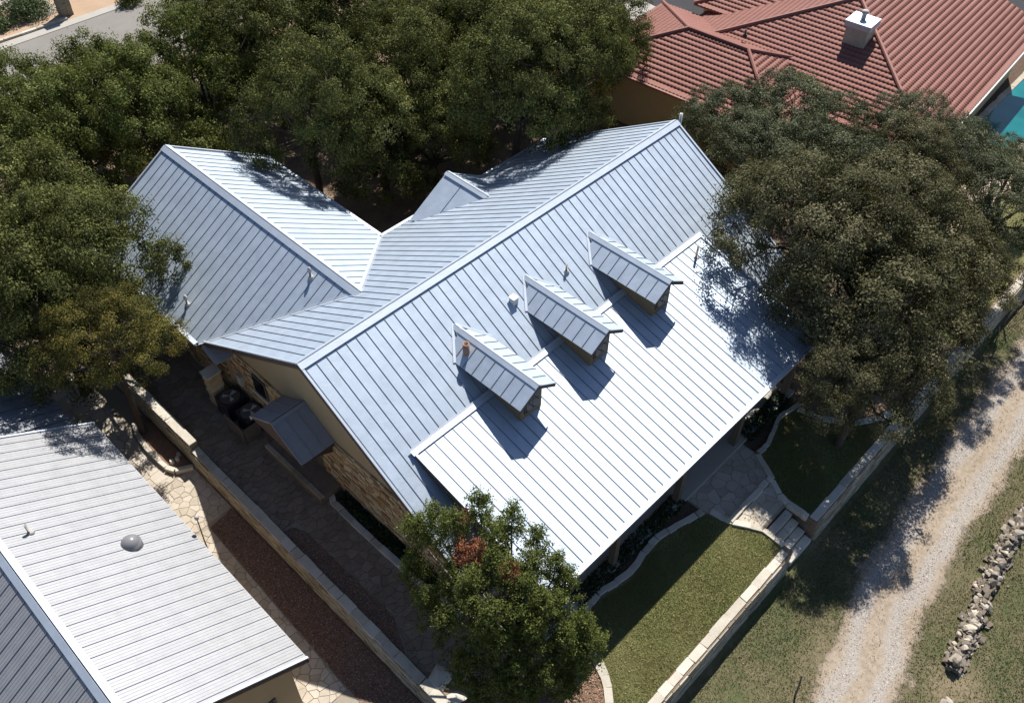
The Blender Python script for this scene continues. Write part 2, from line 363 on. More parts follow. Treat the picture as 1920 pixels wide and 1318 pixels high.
def road_skip(X, Y, r):
    c = np.interp(X, np.linspace(-5, 60, 131), [road_c(q) for q in np.linspace(-5, 60, 131)]); d = np.abs(Y-c)
    rim = np.clip((1.3-d)/.55, 0, 1); mid = (d < .16) & (r.uniform(0, 1, len(X)) < .12)
    patch = (np.sin(X*1.3+1.7*np.sin(Y*1.1))+np.sin(Y*2.1+X*.6)+r.standard_normal(len(X))*.7) < -1.5
    return ((r.uniform(0, 1, len(X)) < rim) & ~mid) | patch
tag(blades('dry_grass', [(2, -12.75), (30, -12.75), (30, -21), (4, -22)], 120000, gz, .06, .012, 'verge', 3, road_skip), 'rough half-dry grass on both sides of the gravel track', 'grass', kind='stuff')

def gravel(name, poly, n, zf, size, m, seed, skip=None):
    r = np.random.default_rng(seed); P = np.array(poly); lo, hi = P.min(0), P.max(0)
    X = r.uniform(lo[0], hi[0], n*2); Y = r.uniform(lo[1], hi[1], n*2); k = np_inside(poly, X, Y)
    if skip is not None: k &= ~skip(X, Y, r)
    X, Y = X[k][:n], Y[k][:n]; n = len(X); Z = np.array([zf(a, b) for a, b in zip(X, Y)])
    S = size*r.uniform(.5, 1.5, n)
    O = np.array([(1, 0, 0), (0, 1, 0), (-1, 0, 0), (0, -1, 0), (0, 0, .7), (0, 0, -.3)], float)
    Fo = np.array([(0, 1, 4), (1, 2, 4), (2, 3, 4), (3, 0, 4)])
    V = O[None]*S[:, None, None]*r.uniform(.6, 1.3, (n, 6, 3)); a = r.uniform(0, 6.28, n); ca, sa = np.cos(a)[:, None], np.sin(a)[:, None]
    vx_, vy_ = V[..., 0]*ca-V[..., 1]*sa, V[..., 0]*sa+V[..., 1]*ca
    V = np.stack([vx_+X[:, None], vy_+Y[:, None], V[..., 2]+Z[:, None]], 2).reshape(-1, 3)
    F = (Fo[None]+6*np.arange(n)[:, None, None]).reshape(-1, 3)
    t = np.repeat(np.clip(.5+.25*r.standard_normal(n), 0, 1), 4)
    return link(bpy.data.objects.new(name, np_mesh(name, V, F, m, t)))
def tracks_skip(X, Y, r):
    c = np.interp(X, np.linspace(-5, 60, 131), [road_c(q) for q in np.linspace(-5, 60, 131)]); d = np.abs(Y-c)
    return ~((d > .25+.25*r.random(len(X))) & (d < .55+.35*r.random(len(X))))
tag(gravel('road_gravel', [(3, -19), (26, -19), (26, -13), (3, -13)], 26000, lambda x, y: gz(x, y)+.015, .020, 'pebble', 4, tracks_skip), 'pale crushed stone in the wheel tracks of the lane', 'gravel', kind='stuff')

# ------------------------------------------------------------------ stones
ROCKS = []
for i in range(10):
    bm = bmesh.new(); r_ = random.Random(100+i)
    for q in range(15):
        d = Vector((r_.gauss(0, 1), r_.gauss(0, 1), r_.gauss(0, 1))).normalized()*r_.uniform(.75, 1.1)
        bm.verts.new((d.x*.55, d.y*.42, d.z*.34))
    bmesh.ops.convex_hull(bm, input=bm.verts); bmesh.ops.delete(bm, geom=[v for v in bm.verts if not v.link_faces], context='VERTS')
    me = bpy.data.meshes.new('stone'); bm.to_mesh(me); bm.free(); me.materials.append(MAT['rock']); ROCKS.append(me)
def block_mesh(lx, ly, lz, seed, m, j=.018, ch=.02):
    r_ = random.Random(seed); v = []
    for z, ins in ((0, 0), (lz-ch, 0), (lz, ch)):
        for sx, sy in ((-1, -1), (1, -1), (1, 1), (-1, 1)):
            v.append((sx*(lx/2-ins)+r_.uniform(-j, j), sy*(ly/2-ins)+r_.uniform(-j, j), z+(r_.uniform(-j, j)*.4 if z else 0)))
    f = [(0, 1, 5, 4), (1, 2, 6, 5), (2, 3, 7, 6), (3, 0, 4, 7), (4, 5, 9, 8), (5, 6, 10, 9), (6, 7, 11, 10), (7, 4, 8, 11), (8, 9, 10, 11), (3, 2, 1, 0)]
    me = bpy.data.meshes.new('stone'); me.from_pydata(v, [], f); me.materials.append(as_mat(m)); me.update(); return me
BLK = {}
def block(name, parent, c, lx, ly, lz, rot, m, j=.018, key=None):
    """one stone: shared unit-ish block scaled to size; c is the centre of its bottom"""
    k = (as_mat(m).name, rnd.randrange(7))
    if k not in BLK: BLK[k] = block_mesh(1, 1, 1, hash(k[1])+5, m, .035, .03)
    o = bpy.data.objects.new(name, BLK[k]); o.location = c; o.scale = (lx, ly, lz); o.rotation_euler = (0, 0, rot)
    return link(o, parent)

def kerb(name, label, pts, wd, hgt, ln, m, z0=0.0, cat='kerb', jit=.02, group=None, sink=.1):
    """line of separate edging stones along a polyline"""
    t = thing(name, label, cat, (pts[0][0], pts[0][1], z0), group)
    P = [Vector((p[0], p[1])) for p in pts]; seg = [(P[i+1]-P[i]).length for i in range(len(P)-1)]; tot = sum(seg)
    def at(d):
        for i, s_ in enumerate(seg):
            if d <= s_ or i == len(seg)-1: return P[i]+(P[i+1]-P[i])*min(1.02, d/s_)
            d -= s_
    d = 0
    while d < tot-.08:
        l = min(ln*rnd.uniform(.7, 1.3), tot-d)
        if tot-d-l < .15: l = tot-d
        a_, b_ = at(d), at(d+l); c = (a_+b_)/2; dr = b_-a_
        block('stone', t, (c.x+rnd.uniform(-jit, jit), c.y+rnd.uniform(-jit, jit), z0-sink), dr.length-.012, wd*rnd.uniform(.9, 1.12), sink+hgt+rnd.uniform(-.012, .012), math.atan2(dr.y, dr.x), m)
        d += l
    return t

def stone_wall(name, label, a, b, z0, z1, thick, course, ln, face, batter=0.0, cap=.1, capw=.42, capl=.62, ends=True, zstep=None):
    """a->b straight; visible face on side 'face' (+1 = left of direction). Every block a part."""
    A, Bv = Vector(a), Vector(b); d = (Bv-A); L = d.length; d.normalize(); nrm = Vector((-d.y, d.x))*face
    t = thing(name, label, 'wall', (A.x, A.y, z0)); rot = math.atan2(d.y, d.x)
    core = MB(); off = nrm*(thick/2-.07)
    poly = [(A+nrm*(thick/2-.06)), (Bv+nrm*(thick/2-.06)), (Bv-nrm*thick/2), (A-nrm*thick/2)]
    core.prism([(p.x, p.y, z0) for p in poly], (0, 0, z1-z0-.02)); core.build('core', 'mortar', t)
    z = z0
    while z < z1-.03:
        h = min(course*rnd.uniform(.75, 1.25), z1-z)
        if z1-z-h < .05: h = z1-z
        s_ = -rnd.uniform(0, ln*.5)
        while s_ < L:
            l = ln*rnd.uniform(.6, 1.5); s0, s1 = max(0, s_), min(L, s_+l); s_ += l
            if s1-s0 < .05: continue
            c = A+d*((s0+s1)/2)+nrm*(thick/2-.05+batter*(1-(z-z0)/(z1-z0))+rnd.uniform(-.012, .012))
            block('stone', t, (c.x, c.y, z+.006), s1-s0-.014, .14, h-.012, rot, 'wallstone')
        z += h
    s_ = 0
    while s_ < L-.02:
        l = min(capl*rnd.uniform(.7, 1.35), L-s_)
        if L-s_-l < .2: l = L-s_
        c = A+d*(s_+l/2)
        block('cap_stone', t, (c.x+rnd.uniform(-.008, .008), c.y+rnd.uniform(-.014, .014), z1), l-.008, capw*rnd.uniform(.92, 1.1), cap*rnd.uniform(.85, 1.15), rot+rnd.uniform(-.008, .008), 'capstone')
        s_ += l
    return t

stone_wall('front_wall', 'cream stone retaining wall with flat caps along the sunlit lawn', (-.6, -12.26), (9.15, -12.26), -1.05, -.02, .36, .16, .42, -1, .1, .06, .27)
stone_wall('front_wall', 'shaded cream stone retaining wall right of the steps under the oak', (10.9, -12.26), (30, -12.26), -1.05, -.02, .36, .17, .5, -1, .1, .06, .28, .7)
stone_wall('side_wall', 'long coursed limestone garden wall between the two metal-roofed houses', (-2.08, 5.0), (-2.08, -8.6), -.68, .1, .34, .11, .4, -1, .05, .07, .3, .5)
stone_wall('side_wall', 'taller end of the limestone garden wall beside the planter', (-2.06, 12.5), (-2.06, 5.02), -.68, .36, .34, .12, .4, -1, .05, .08, .32, .7)

# wavy kerb before the porch bed, kerbs of lawn, walk and steps
kerb('lawn_kerb', 'wavy shaded stone kerb between the porch bed and the left lawn', [(2.6, -9.2), (2.95, -8.98), (3.54, -8.85), (4.12, -8.95), (4.7, -9.12), (5.37, -9.1), (5.94, -8.96), (6.65, -8.96), (7.35, -9.12), (7.98, -9.3), (8.5, -9.4)], .2, .09, .42, 'capstone')
kerb('lawn_kerb', 'wavy shaded stone kerb between the porch bed and the right lawn', [(11.9, -9.36), (12.49, -9.43), (13.15, -9.23), (13.83, -9.02), (14.95, -9.2)], .16, .09, .4, 'capstone')
kerb('lawn_kerb', 'curved cream kerb stones at the near left corner of the lawn', [(2.15, -9.8), (1.98, -10.4), (1.65, -10.95), (1.22, -11.4), (.6, -12.0)], .27, .07, .5, 'capstone')
kerb('walk_kerb', 'cream kerb stones on the lawn side of the walk and steps', [(8.68, -9.6), (8.75, -10.25), (9.05, -10.75), (9.33, -11.25), (9.3, -12.1)], .2, .09, .5, 'capstone')
kerb('walk_kerb', 'shaded kerb stones on the right side of the walk and steps', [(11.85, -9.38), (11.35, -10.25), (10.95, -10.85), (10.78, -11.4), (10.82, -12.1)], .2, .1, .5, 'capstone')
kerb('bed_kerb', 'low curved stone edging around the mulch bed under the oak', [(14.7, -9.3), (14.95, -10.3), (15.5, -11.1), (16.4, -11.7), (17.4, -12.0)], .22, .08, .35, 'capstone')
kerb('bed_kerb', 'tan stone edging of the narrow bed along the gable wall', [(.62, .05), (.2, .12), (-.02, -.15), (-.04, -1.5), (-.03, -3.0), (.0, -4.6), (.15, -6.4)], .2, .16, .5, 'capstone')

# porch bed, tree bed, side bed
BED = [(1.0, -9.5), (2.6, -9.2), (2.95, -8.98), (3.54, -8.85), (4.12, -8.95), (4.7, -9.12), (5.37, -9.1), (5.94, -8.96), (6.65, -8.96), (7.35, -9.12), (7.98, -9.3), (8.5, -9.4), (8.5, -8.1), (1.0, -8.1)]
sheet('planting_bed', BED, .008, 'mulch'); sheet('planting_bed', [(11.9, -9.36), (12.49, -9.43), (13.15, -9.23), (13.83, -9.02), (14.9, -9.2), (14.9, -8.1), (11.9, -8.1)], .008, 'mulch')
sheet('planting_bed', [(14.95, -9.2), (15.0, -10.4), (15.5, -11.1), (16.4, -11.7), (17.4, -12.05), (22, -12.05), (22, -8.5)], .009, 'soil')
sheet('planting_bed', [(.0, -.1), (.6, -.1), (.6, -6.0), (.0, -6.0)], .03, 'mulch')

# flagstones
def flags(parent, region, pitch, z, m, seed, gap=.012, h=.02, name='flagstone'):
    """Voronoi stones clipped to a convex region; each one a part"""
    r_ = random.Random(seed); xs_ = [p[0] for p in region]; ys_ = [p[1] for p in region]; pts = []
    x = min(xs_)-pitch
    while x < max(xs_)+pitch:
        y = min(ys_)-pitch
        while y < max(ys_)+pitch:
            pts.append((x+r_.uniform(-.42, .42)*pitch, y+r_.uniform(-.42, .42)*pitch)); y += pitch
        x += pitch
    sg = sum(region[i][0]*region[(i+1) % len(region)][1]-region[(i+1) % len(region)][0]*region[i][1] for i in range(len(region)))
    R = region if sg > 0 else region[::-1]; cnt = 0
    for i, p in enumerate(pts):
        c = [(p[0]-2*pitch, p[1]-2*pitch), (p[0]+2*pitch, p[1]-2*pitch), (p[0]+2*pitch, p[1]+2*pitch), (p[0]-2*pitch, p[1]+2*pitch)]
        for j, q in enumerate(pts):
            if j == i: continue
            dx, dy = q[0]-p[0], q[1]-p[1]
            if dx*dx+dy*dy > 9*pitch*pitch: continue
            c = clip2(c, dx, dy, (q[0]**2+q[1]**2-p[0]**2-p[1]**2)/2)
            if len(c) < 3: break
        for k in range(len(R)):
            (x1, y1), (x2, y2) = R[k], R[(k+1) % len(R)]
            if len(c) >= 3: c = clip2(c, (y2-y1), -(x2-x1), (y2-y1)*x1-(x2-x1)*y1)
        if len(c) < 3: continue
        cx, cy = sum(a[0] for a in c)/len(c), sum(a[1] for a in c)/len(c)
        ar = abs(sum(c[k][0]*c[(k+1) % len(c)][1]-c[(k+1) % len(c)][0]*c[k][1] for k in range(len(c))))/2
        if ar < .012: continue
        cc = []
        for a in c:
            l = math.hypot(a[0]-cx, a[1]-cy); s_ = max(.2, (l-gap)/l) if l > 1e-4 else 1
            cc.append((cx+(a[0]-cx)*s_, cy+(a[1]-cy)*s_))
        hh = h+r_.uniform(-.008, .008); b = MB(); b.prism([(a[0], a[1], z) for a in cc], (0, 0, hh)); b.build(name, m, parent); cnt += 1
    return cnt
PATIO_Z = -.66
def lv(P): return [(max(-99, -8.464+(x+8.464)*.983), -16.5+(y+16.5)*.983) for x, y in P]
p = sheet('patio', lv([(-5.2, -9.5), (-3.52, -9.5), (-3.5, -5.1), (-3.25, 2.7), (-2.25, 2.85), (-2.25, 13), (-5.2, 13)]), PATIO_Z+.004, 'joint')
flags(p, lv([(-4.9, -5.15), (-3.55, -5.15), (-3.28, 2.7), (-4.9, 2.75)]), .29, PATIO_Z+.006, 'flag', 21)
flags(p, lv([(-4.9, 2.78), (-2.26, 2.88), (-2.26, 5.3), (-4.9, 5.3)]), .29, PATIO_Z+.006, 'flag', 22)
flags(p, lv([(-4.9, 5.32), (-3.05, 5.32), (-3.05, 12.5), (-4.9, 12.5)]), .5, PATIO_Z+.006, 'flag', 23)
pa = sheet('side_path', [(-1.9, -9.8), (.6, -9.8), (.6, -5.9), (-.05, -5.9), (-.05, 0), (.62, .1), (.62, 13), (-1.9, 13)], .004, 'joint')
flags(pa, [(-1.88, .1), (.55, .1), (.55, 4.2), (-1.88, 4.2)], .29, .006, 'flagdark', 24)
flags(pa, [(-1.88, 4.22), (.4, 4.22), (.4, 10), (-1.88, 10)],   .36, .006, 'flagdark', 25)
flags(pa, [(-1.3, -4.9), (-.14, -4.9), (-.14, .08), (-1.35, .08)], .29, .006, 'flagdark', 26)
flags(pa, [(-1.88, -9.0), (.4, -9.0), (.4, -6.6), (-.14, -4.92), (-1.3, -4.92), (-1.88, -6.2)], .33, .006, 'flagdark', 27)
sheet('gravel_bed', lv([(-3.5, -12), (-2.26, -12), (-2.26, 2.84), (-3.25, 2.68), (-3.5, -5.1)]), PATIO_Z+.02, 'gravelbed')
sheet('gravel_bed', [(-1.9, -6.1), (-1.32, -4.9), (-1.36, -.5), (-1.55, -.05), (-1.9, .05)], .022, 'gravelbed')
tag(gravel('bed_gravel', lv([(-3.5, -7.5), (-2.27, -7.5), (-2.27, 2.8), (-3.25, 2.65), (-3.5, -5.1)]), 26000, lambda x, y: PATIO_Z+.024, .022, 'redgravel', 5), 'reddish brown gravel between the neighbour patio and the garden wall', 'gravel', kind='stuff')
tag(gravel('bed_gravel', [(-1.9, -6.1), (-1.32, -4.9), (-1.36, -.5), (-1.55, -.05), (-1.9, .05)], 8000, lambda x, y: .026, .02, 'redgravel', 6), 'reddish brown gravel strip between the garden wall and the side path', 'gravel', kind='stuff')
tag(gravel('bed_gravel', [(-1.5, -12.0), (.5, -12.0), (1.2, -11.4), (1.9, -10.4), (1.9, -9.6), (-1.5, -9.6)], 9000, lambda x, y: .01, .024, 'redgravel', 8), 'pinkish gravel around the juniper beside the curved kerb', 'gravel', kind='stuff')

# front walk and steps
wk = sheet('front_walk', [(8.5, -8.1), (11.9, -8.1), (11.9, -9.4), (11.35, -10.2), (10.9, -10.9), (10.8, -11.3), (9.35, -11.25), (9.05, -10.8), (8.72, -10.3), (8.5, -9.5)], .006, 'joint')
flags(wk, [(8.55, -8.15), (11.85, -8.15), (11.85, -9.35), (11.4, -10.2), (8.76, -10.2), (8.55, -9.5)], .4, .008, 'flag', 28, .01)
flags(wk, [(8.9, -10.42), (11.2, -10.42), (10.85, -11.2), (9.42, -11.2)], .34, .008, 'flag', 29, .01)
kerb('walk_riser', 'straight cream riser stones across the front walk above the landing', [(8.8, -10.31), (11.3, -10.31)], .2, .13, .55, 'capstone')
st = thing('garden_steps', 'flight of stone steps leading down from the walk to the lane', 'steps', (10.06, -12.0, -1.0))
for i in range(4):
    y = -11.32-.3*i; sp = 9.44+.5+.35*rnd.random()
    for xa, xb in ((9.42, sp), (sp, 10.7)): block('step', st, ((xa+xb)/2, y-.16, -.55-.2*i), xb-xa-.01, .275, .42, 0, 'capstone')

# ------------------------------------------------------------------ roofs of standing seam panels
def roof_slope(parent, name, poly, spacing, off, mat='galv', seam='seam', thick=.05, seam_w=.014, seam_h=.024, ribs=0, top_gap=.16, panel='roof_panel', deckm='fascia'):
    """planar convex polygon (first two points = eave, left to right seen from outside, up-slope after). Every panel with its rib is a part of the slope."""
    P = [Vector(p) for p in poly]; e = (P[1]-P[0]).normalized(); nrm = Vector((0, 0, 0))
    for i in range(1, len(P)-1): nrm += (P[i]-P[0]).cross(P[i+1]-P[0])
    nrm.normalize()
    if nrm.z < 0: nrm = -nrm
    u = nrm.cross(e).normalized()
    if u.z < 0: u = -u
    q = [((p-P[0]).dot(e), (p-P[0]).dot(u)) for p in P]
    def W(s_, t_, h): return P[0]+e*s_+u*t_+nrm*h
    deck = MB(); deck.prism([p-nrm*thick for p in P], nrm*(thick-.014)); dk = deck.build(name, deckm, parent)
    smin, smax = min(a[0] for a in q), max(a[0] for a in q); tmax = max(a[1] for a in q)
    k = math.floor((smin-off)/spacing); a0 = off+k*spacing
    if sum(q[i][0]*q[(i+1) % len(q)][1]-q[(i+1) % len(q)][0]*q[i][1] for i in range(len(q))) < 0: q = q[::-1]
    while a0 < smax-.01:
        a1 = a0+spacing; c = clip2(clip2(q, -1, 0, -max(a0, smin)), 1, 0, min(a1, smax)); b = MB()
        if len(c) >= 3 and (max(v[0] for v in c)-min(v[0] for v in c)) > .01:
            b.prism([W(s_, t_, -.014) for s_, t_ in c], nrm*.014)
            def rib(sx, wd, hh, mi):
                cc = clip2(clip2(q, -1, 0, -(sx-.001)), 1, 0, sx+.001)
                if len(cc) < 3: return
                t0, t1 = min(v[1] for v in cc)+.03, max(v[1] for v in cc)
                if t1 > tmax-.3: t1 -= top_gap
                else: t1 -= .05
                if t1-t0 < .1: return
                b.prism([W(sx-wd/2, t0, -.002), W(sx+wd/2, t0, -.002), W(sx+wd/2, t1, -.002), W(sx-wd/2, t1, -.002)], nrm*hh, mi)
            if a1 < smax-.04: rib(a1, seam_w, seam_h, 1)
            for i in range(ribs): rib(a0+(a1-a0)*(i+1)/(ribs+1), .02, .008, 0)
            b.build(panel, [mat, seam], dk)
        a0 = a1
    return dk
def strip(parent, name, a, b, outs, mat, th=.012, lift=.03):
    """folded flashing along a->b; outs = list of (vector, width) flanges"""
    a, b = Vector(a), Vector(b); m = MB()
    for v, wd in outs:
        v = Vector(v).normalized()*wd; n_ = (b-a).cross(v).normalized()
        if n_.z < 0: n_ = -n_
        m.prism([a+n_*lift, b+n_*lift, b+v+n_*lift, a+v+n_*lift], n_*th)
    return m.build(name, mat, parent)
def edge_board(parent, name, a, b, out, h, th, mat, drop=.0):
    """fascia/rake board hanging below edge a->b, on the outer side"""
    a, b, o_ = Vector(a), Vector(b), Vector(out).normalized()*th; m = MB(); d = Vector((0, 0, -drop))
    m.prism([a+d, b+d, b+d-Vector((0, 0, h)), a+d-Vector((0, 0, h))], o_); return m.build(name, mat, parent)
def gutter(parent, a, b, out, mat='trim', wd=.13, h=.11, name='gutter'):
    a, b, o_ = Vector(a), Vector(b), Vector(out).normalized(); m = MB(); z = Vector((0, 0, 1))
    m.prism([a-z*h, b-z*h, b-z*h+o_*wd, a-z*h+o_*wd], z*.012)
    m.prism([a-z*h+o_*wd, b-z*h+o_*wd, b+o_*wd, a+o_*wd], o_*.012)
    m.prism([a-z*h, b-z*h, b, a], -o_*.01)
    m.prism([a+o_*.006+z*.002, b+o_*.006+z*.002, b+o_*(wd+.02)-z*.012, a+o_*(wd+.02)-z*.012], z*.014)
    return m.build(name, mat, parent)
def vent_pipe(parent, name, base, r=.05, h=.4, mat='pvc', boot=True, hood=False, tilt=(0, 0)):
    m = MB(); x, y, z = base; prof = [(r*2.4, -.1), (r*2.2, .03), (r*1.15, .1)] if boot else []
    prof += [(r, .08 if boot else -.1), (r, h), (r*.7, h), (r*.7, h-.12)]
    m.lathe(base, prof, 12)
    if hood: m.lathe((x, y, z+h), [(r*.4, 0), (r*1.5, .02), (r*1.6, .1), (r*.9, .19), (.01, .21)], 12)
    return m.build(name, mat, parent, True)

HZ, S_, L_, B_ = 6.734, .5863, 18.0, 6.586
zb = HZ-S_*B_
H = thing('metal_roof_house', 'large tan stone house with silver standing seam roof and three dormers', 'house', (9, 0, 0))
# walls
m = MB(); prof = [(-6.05, 0), (6.05, 0), (6.05, HZ-S_*6.05-.1), (0, HZ-.1), (-6.05, HZ-S_*6.05-.1)]
m.prism([(.6, y, z) for y, z in prof], (16.8, 0, 0)); m.build('wall', 'stucco', H)
zw, sw, xw, WY = 5.340, .5927, 4.054, 14.504
dxw = (zw-zb)/sw; xl, xr = xw-dxw, xw+dxw
m = MB(); m.prism([(x, 6.0, z) for x, z in ((xl+.55, 0), (xr-.5, 0), (xr-.5, zb+.5*sw-.1), (xw, zw-.1), (xl+.55, zb+.55*sw-.1))], (0, 8.1, 0)); m.build('wall', 'stucco', H)
# main slopes
roof_slope(H, 'roof_slope', [(0, -B_, zb), (L_, -B_, zb), (L_, 0, HZ), (0, 0, HZ)], .366, .112)
roof_slope(H, 'roof_slope', [(L_, B_, zb), (0, B_, zb), (0, 0, HZ), (L_, 0, HZ)], .366, L_-.09-.366*60)
s3 = .5863; rc = strip(H, 'ridge_cap', (-.01, 0, HZ+.02), (L_+.01, 0, HZ+.02), [((0, -1, -S_), .22), ((0, 1, -S_), .18)], 'trim', .014, .028)
# wing slopes
yw = (HZ-zw)/S_
roof_slope(H, 'roof_slope', [(xl, WY, zb), (xl, B_, zb), (xw, yw, zw), (xw, WY, zw)], .42, .12)
roof_slope(H, 'roof_slope', [(xr, B_, zb), (xr, WY, zb), (xw, WY, zw), (xw, yw, zw)], .42, .2)
strip(H, 'ridge_cap', (xw, yw-.02, zw+.02), (xw, WY+.01, zw+.02), [((-1, 0, -sw), .24), ((1, 0, -sw), .2)], 'trim', .014, .028)
# valleys: metal flashing on both sides
for sx, xe in ((-1, xl), (1, xr)):
    a_, b_ = Vector((xw, yw, zw)), Vector((xe, B_, zb)); dv = (b_-a_)
    strip(H, 'valley_flashing', a_, b_, [((-sx*.2, .35, .12*0), .01), ], 'trim', .006, .01)
    m = MB()
    for side in ((0, -1, S_), (-sx, 0, sw)):
        v = Vector(side).normalized(); v = (v-dv.normalized()*v.dot(dv.normalized())).normalized()*.11; n_ = dv.cross(v).normalized(); n_ = n_ if n_.z > 0 else -n_
        m.prism([a_+n_*.006, b_+n_*.006, b_+v+n_*.006, a_+v+n_*.006], n_*.012)
    m.build('valley_flashing', 'trim', H)
# rear gable
xg, zg, yg = 11.59, 4.431, 6.278; wg = 2.05; zge = zg-.59*wg; y0g = (HZ-zg)/S_; ye_ = (HZ-zge)/S_
roof_slope(H, 'roof_slope', [(xg-wg, yg, zge), (xg-wg, ye_-.02, zge), (xg, y0g, zg), (xg, yg, zg)], 1.3, 1.0)
roof_slope(H, 'roof_slope', [(xg+wg, ye_-.02, zge), (xg+wg, yg, zge), (xg, yg, zg), (xg, y0g, zg)], .4, .1)
strip(H, 'ridge_cap', (xg, y0g, zg+.02), (xg, yg, zg+.02), [((-1, 0, -.59), .16), ((1, 0, -.59), .16)], 'trim')
m = MB(); m.prism([(xg-wg+.3, 5.9, 0), (xg+wg-.3, 5.9, 0), (xg+wg-.3, 5.9, zge), (xg, 5.9, zg-.12), (xg-wg+.3, 5.9, zge)], (0, .25, 0)); m.build('wall', 'stucco', H)
# porch roof
px0, px1, yt, zt, ye, ze = 1.118, 15.2, -3.4286, 4.724, -8.945, 3.296; kp = (zt-ze)/(yt-ye)
roof_slope(H, 'porch_roof', [(px0, ye, ze+.05), (px1, ye, ze+.05), (px1, yt, zt+.05), (px0, yt, zt+.05)], .368, 2.575-.368*20-px0)
strip(H, 'apron_flashing', (px0-.05, yt-.02, zt+.06), (px1+.05, yt-.02, zt+.06), [((0, -1, -kp), .18), ((0, 1, S_), .08)], 'trim', .012, .03)
edge_board(H, 'fascia', (px0, ye, ze), (px0, yt, zt), (1, 0, 0), .2, .03, 'fascia', -.0)
edge_board(H, 'fascia', (px1, ye, ze), (px1, yt, zt), (-1, 0, 0), .2, .03, 'fascia')
for x_, s_ in ((px0, 1), (px1, -1)): strip(H, 'rake_trim', (x_, ye, ze+.06), (x_, yt, zt+.06), [((s_, 0, 0), .08)], 'trim', .014, .02)
gutter(H, (px0, ye-.005, ze+.05), (px1, ye-.005, ze+.05), (0, -1, 0))
m = MB()
for x_ in (1.4, 4.8, 8.2, 11.6, 14.9): m.box(x_-.11, x_+.11, -8.62, -8.4, 0, 3.2)
m.v = [v for v in m.v]
for i, x_ in enumerate((1.4, 4.8, 8.2, 11.6, 14.9)):
    b = MB(); b.box(x_-.11, x_+.11, -8.62, -8.4, .1, 3.2); b.build('porch_post', 'frame', H)
b = MB(); b.box(1.3, 15.0, -8.64, -8.38, 3.0, 3.26); b.build('porch_beam', 'frame', H)
b = MB(); b.box(1.0, 15.3, -8.75, -6.0, -.05, .12); b.build('porch_floor', 'concrete', H)
# rakes, fascia and eaves of the main roof
for x_, s_ in ((0, 1), (L_, -1)):
    for sy, yl in ((-1, -B_), (1, B_)):
        strip(H, 'rake_trim', (x_, yl, zb+.012), (x_, 0, HZ+.012), [((s_, 0, 0), .07)], 'trim', .03, .008)
        edge_board(H, 'fascia', (x_, yl, zb-.03), (x_, 0, HZ-.03), (s_, 0, 0), .17, .03, 'fascia')
edge_board(H, 'fascia', (0, -B_, zb-.03), (L_, -B_, zb-.03), (0, 1, 0), .18, .03, 'fascia')
edge_board(H, 'fascia', (xr, B_, zb-.03), (L_, B_, zb-.03), (0, -1, 0), .18, .03, 'fascia')
gutter(H, (xr+.05, B_, zb), (L_, B_, zb), (0, 1, 0))
edge_board(H, 'fascia', (xl, B_, zb-.03), (xl, WY, zb-.03), (1, 0, 0), .18, .03, 'fascia')
gutter(H, (xl, B_+.1, zb+.01), (xl, WY, zb+.01), (-1, 0, 0)); gutter(H, (xr, B_+.1, zb), (xr, WY, zb), (1, 0, 0))
for sx, xe in ((1, xl), (-1, xr)):
    strip(H, 'rake_trim', (xe, WY, zb+.012), (xw, WY, zw+.012), [((0, -1, 0), .07)], 'trim', .03, .008)
    edge_board(H, 'fascia', (xe, WY, zb-.03), (xw, WY, zw-.03), (0, -1, 0), .17, .03, 'fascia')
# little corner roof return under the valley at the left gable
b = MB(); b.prism([(xl, 6.45, zb-.05), (.6, 6.45, zb+.12), (.6, 5.55, zb-.32), (xl, 5.75, zb-.42)], (0, 0, -.04)); b.build('roof_return', 'galv_dull', H)
# stone cladding of the left gable (blocks real, joined: too small to pick apart singly)
def cladding(xp, y0, y1, z0, ztop, skip=(), seed=3):
    r_ = random.Random(seed); m = MB(); z = z0; tn = []; m.tn = tn
    while z < 4.6:
        h = r_.uniform(.07, .17); y = y0-r_.uniform(0, .2)
        while y < y1:
            l = r_.uniform(.12, .42); a_, c_ = max(y, y0), min(y+l, y1); y += l
            zt_ = min(z+h, ztop)
            if c_-a_ < .04 or zt_-z < .03: continue
            if any(a_ < k[1] and c_ > k[0] and z < k[3] and zt_ > k[2] for k in skip): continue
            tn += [min(1, max(0, r_.gauss(.5, .24)))]*6; d = r_.uniform(.05, .1); m.box(xp-d, xp+.02, a_+.008, c_-.008, z+.008, zt_-.008, 0, .006, r_)
        z += h
        if z >= ztop: break
    return m
sk = [(3.72, 4.52, 1.58, 2.48)]
def clad(*a_):
    m_ = cladding(*a_); o_ = m_.build('stone_cladding', 'cladding', H); o_['kind'] = 'stuff'
    at_ = o_.data.attributes.new('tone', 'FLOAT', 'FACE'); at_.data.foreach_set('value', m_.tn)
clad(.6, -6.05, 6.0, 0, 2.76, sk)
b = MB(); b.prism([(.59, -6.05, 0), (.59, 6.05, 0), (.59, 6.05, 2.72), (.59, -6.05, 2.72)], (-.03, 0, 0)); b.build('cladding_mortar', 'mortar', H)
clad(.44, 6.1, 13.9, 0, 2.6, (), 5)
b = MB(); b.box(.43, .47, 6.05, 14.0, 0, 2.6); b.build('cladding_mortar', 'mortar', H)
# gable window
b = MB(); b.box(.5, .62, 3.72, 4.5, 1.6, 2.46); wn = b.build('window', 'frame', H)
b = MB(); b.box(.47, .52, 3.79, 4.43, 1.67, 2.39); b.build('pane', 'glass', wn)
b = MB(); b.box(.44, .62, 3.62, 4.6, 1.5, 1.6); b.build('sill', 'capstone', wn)
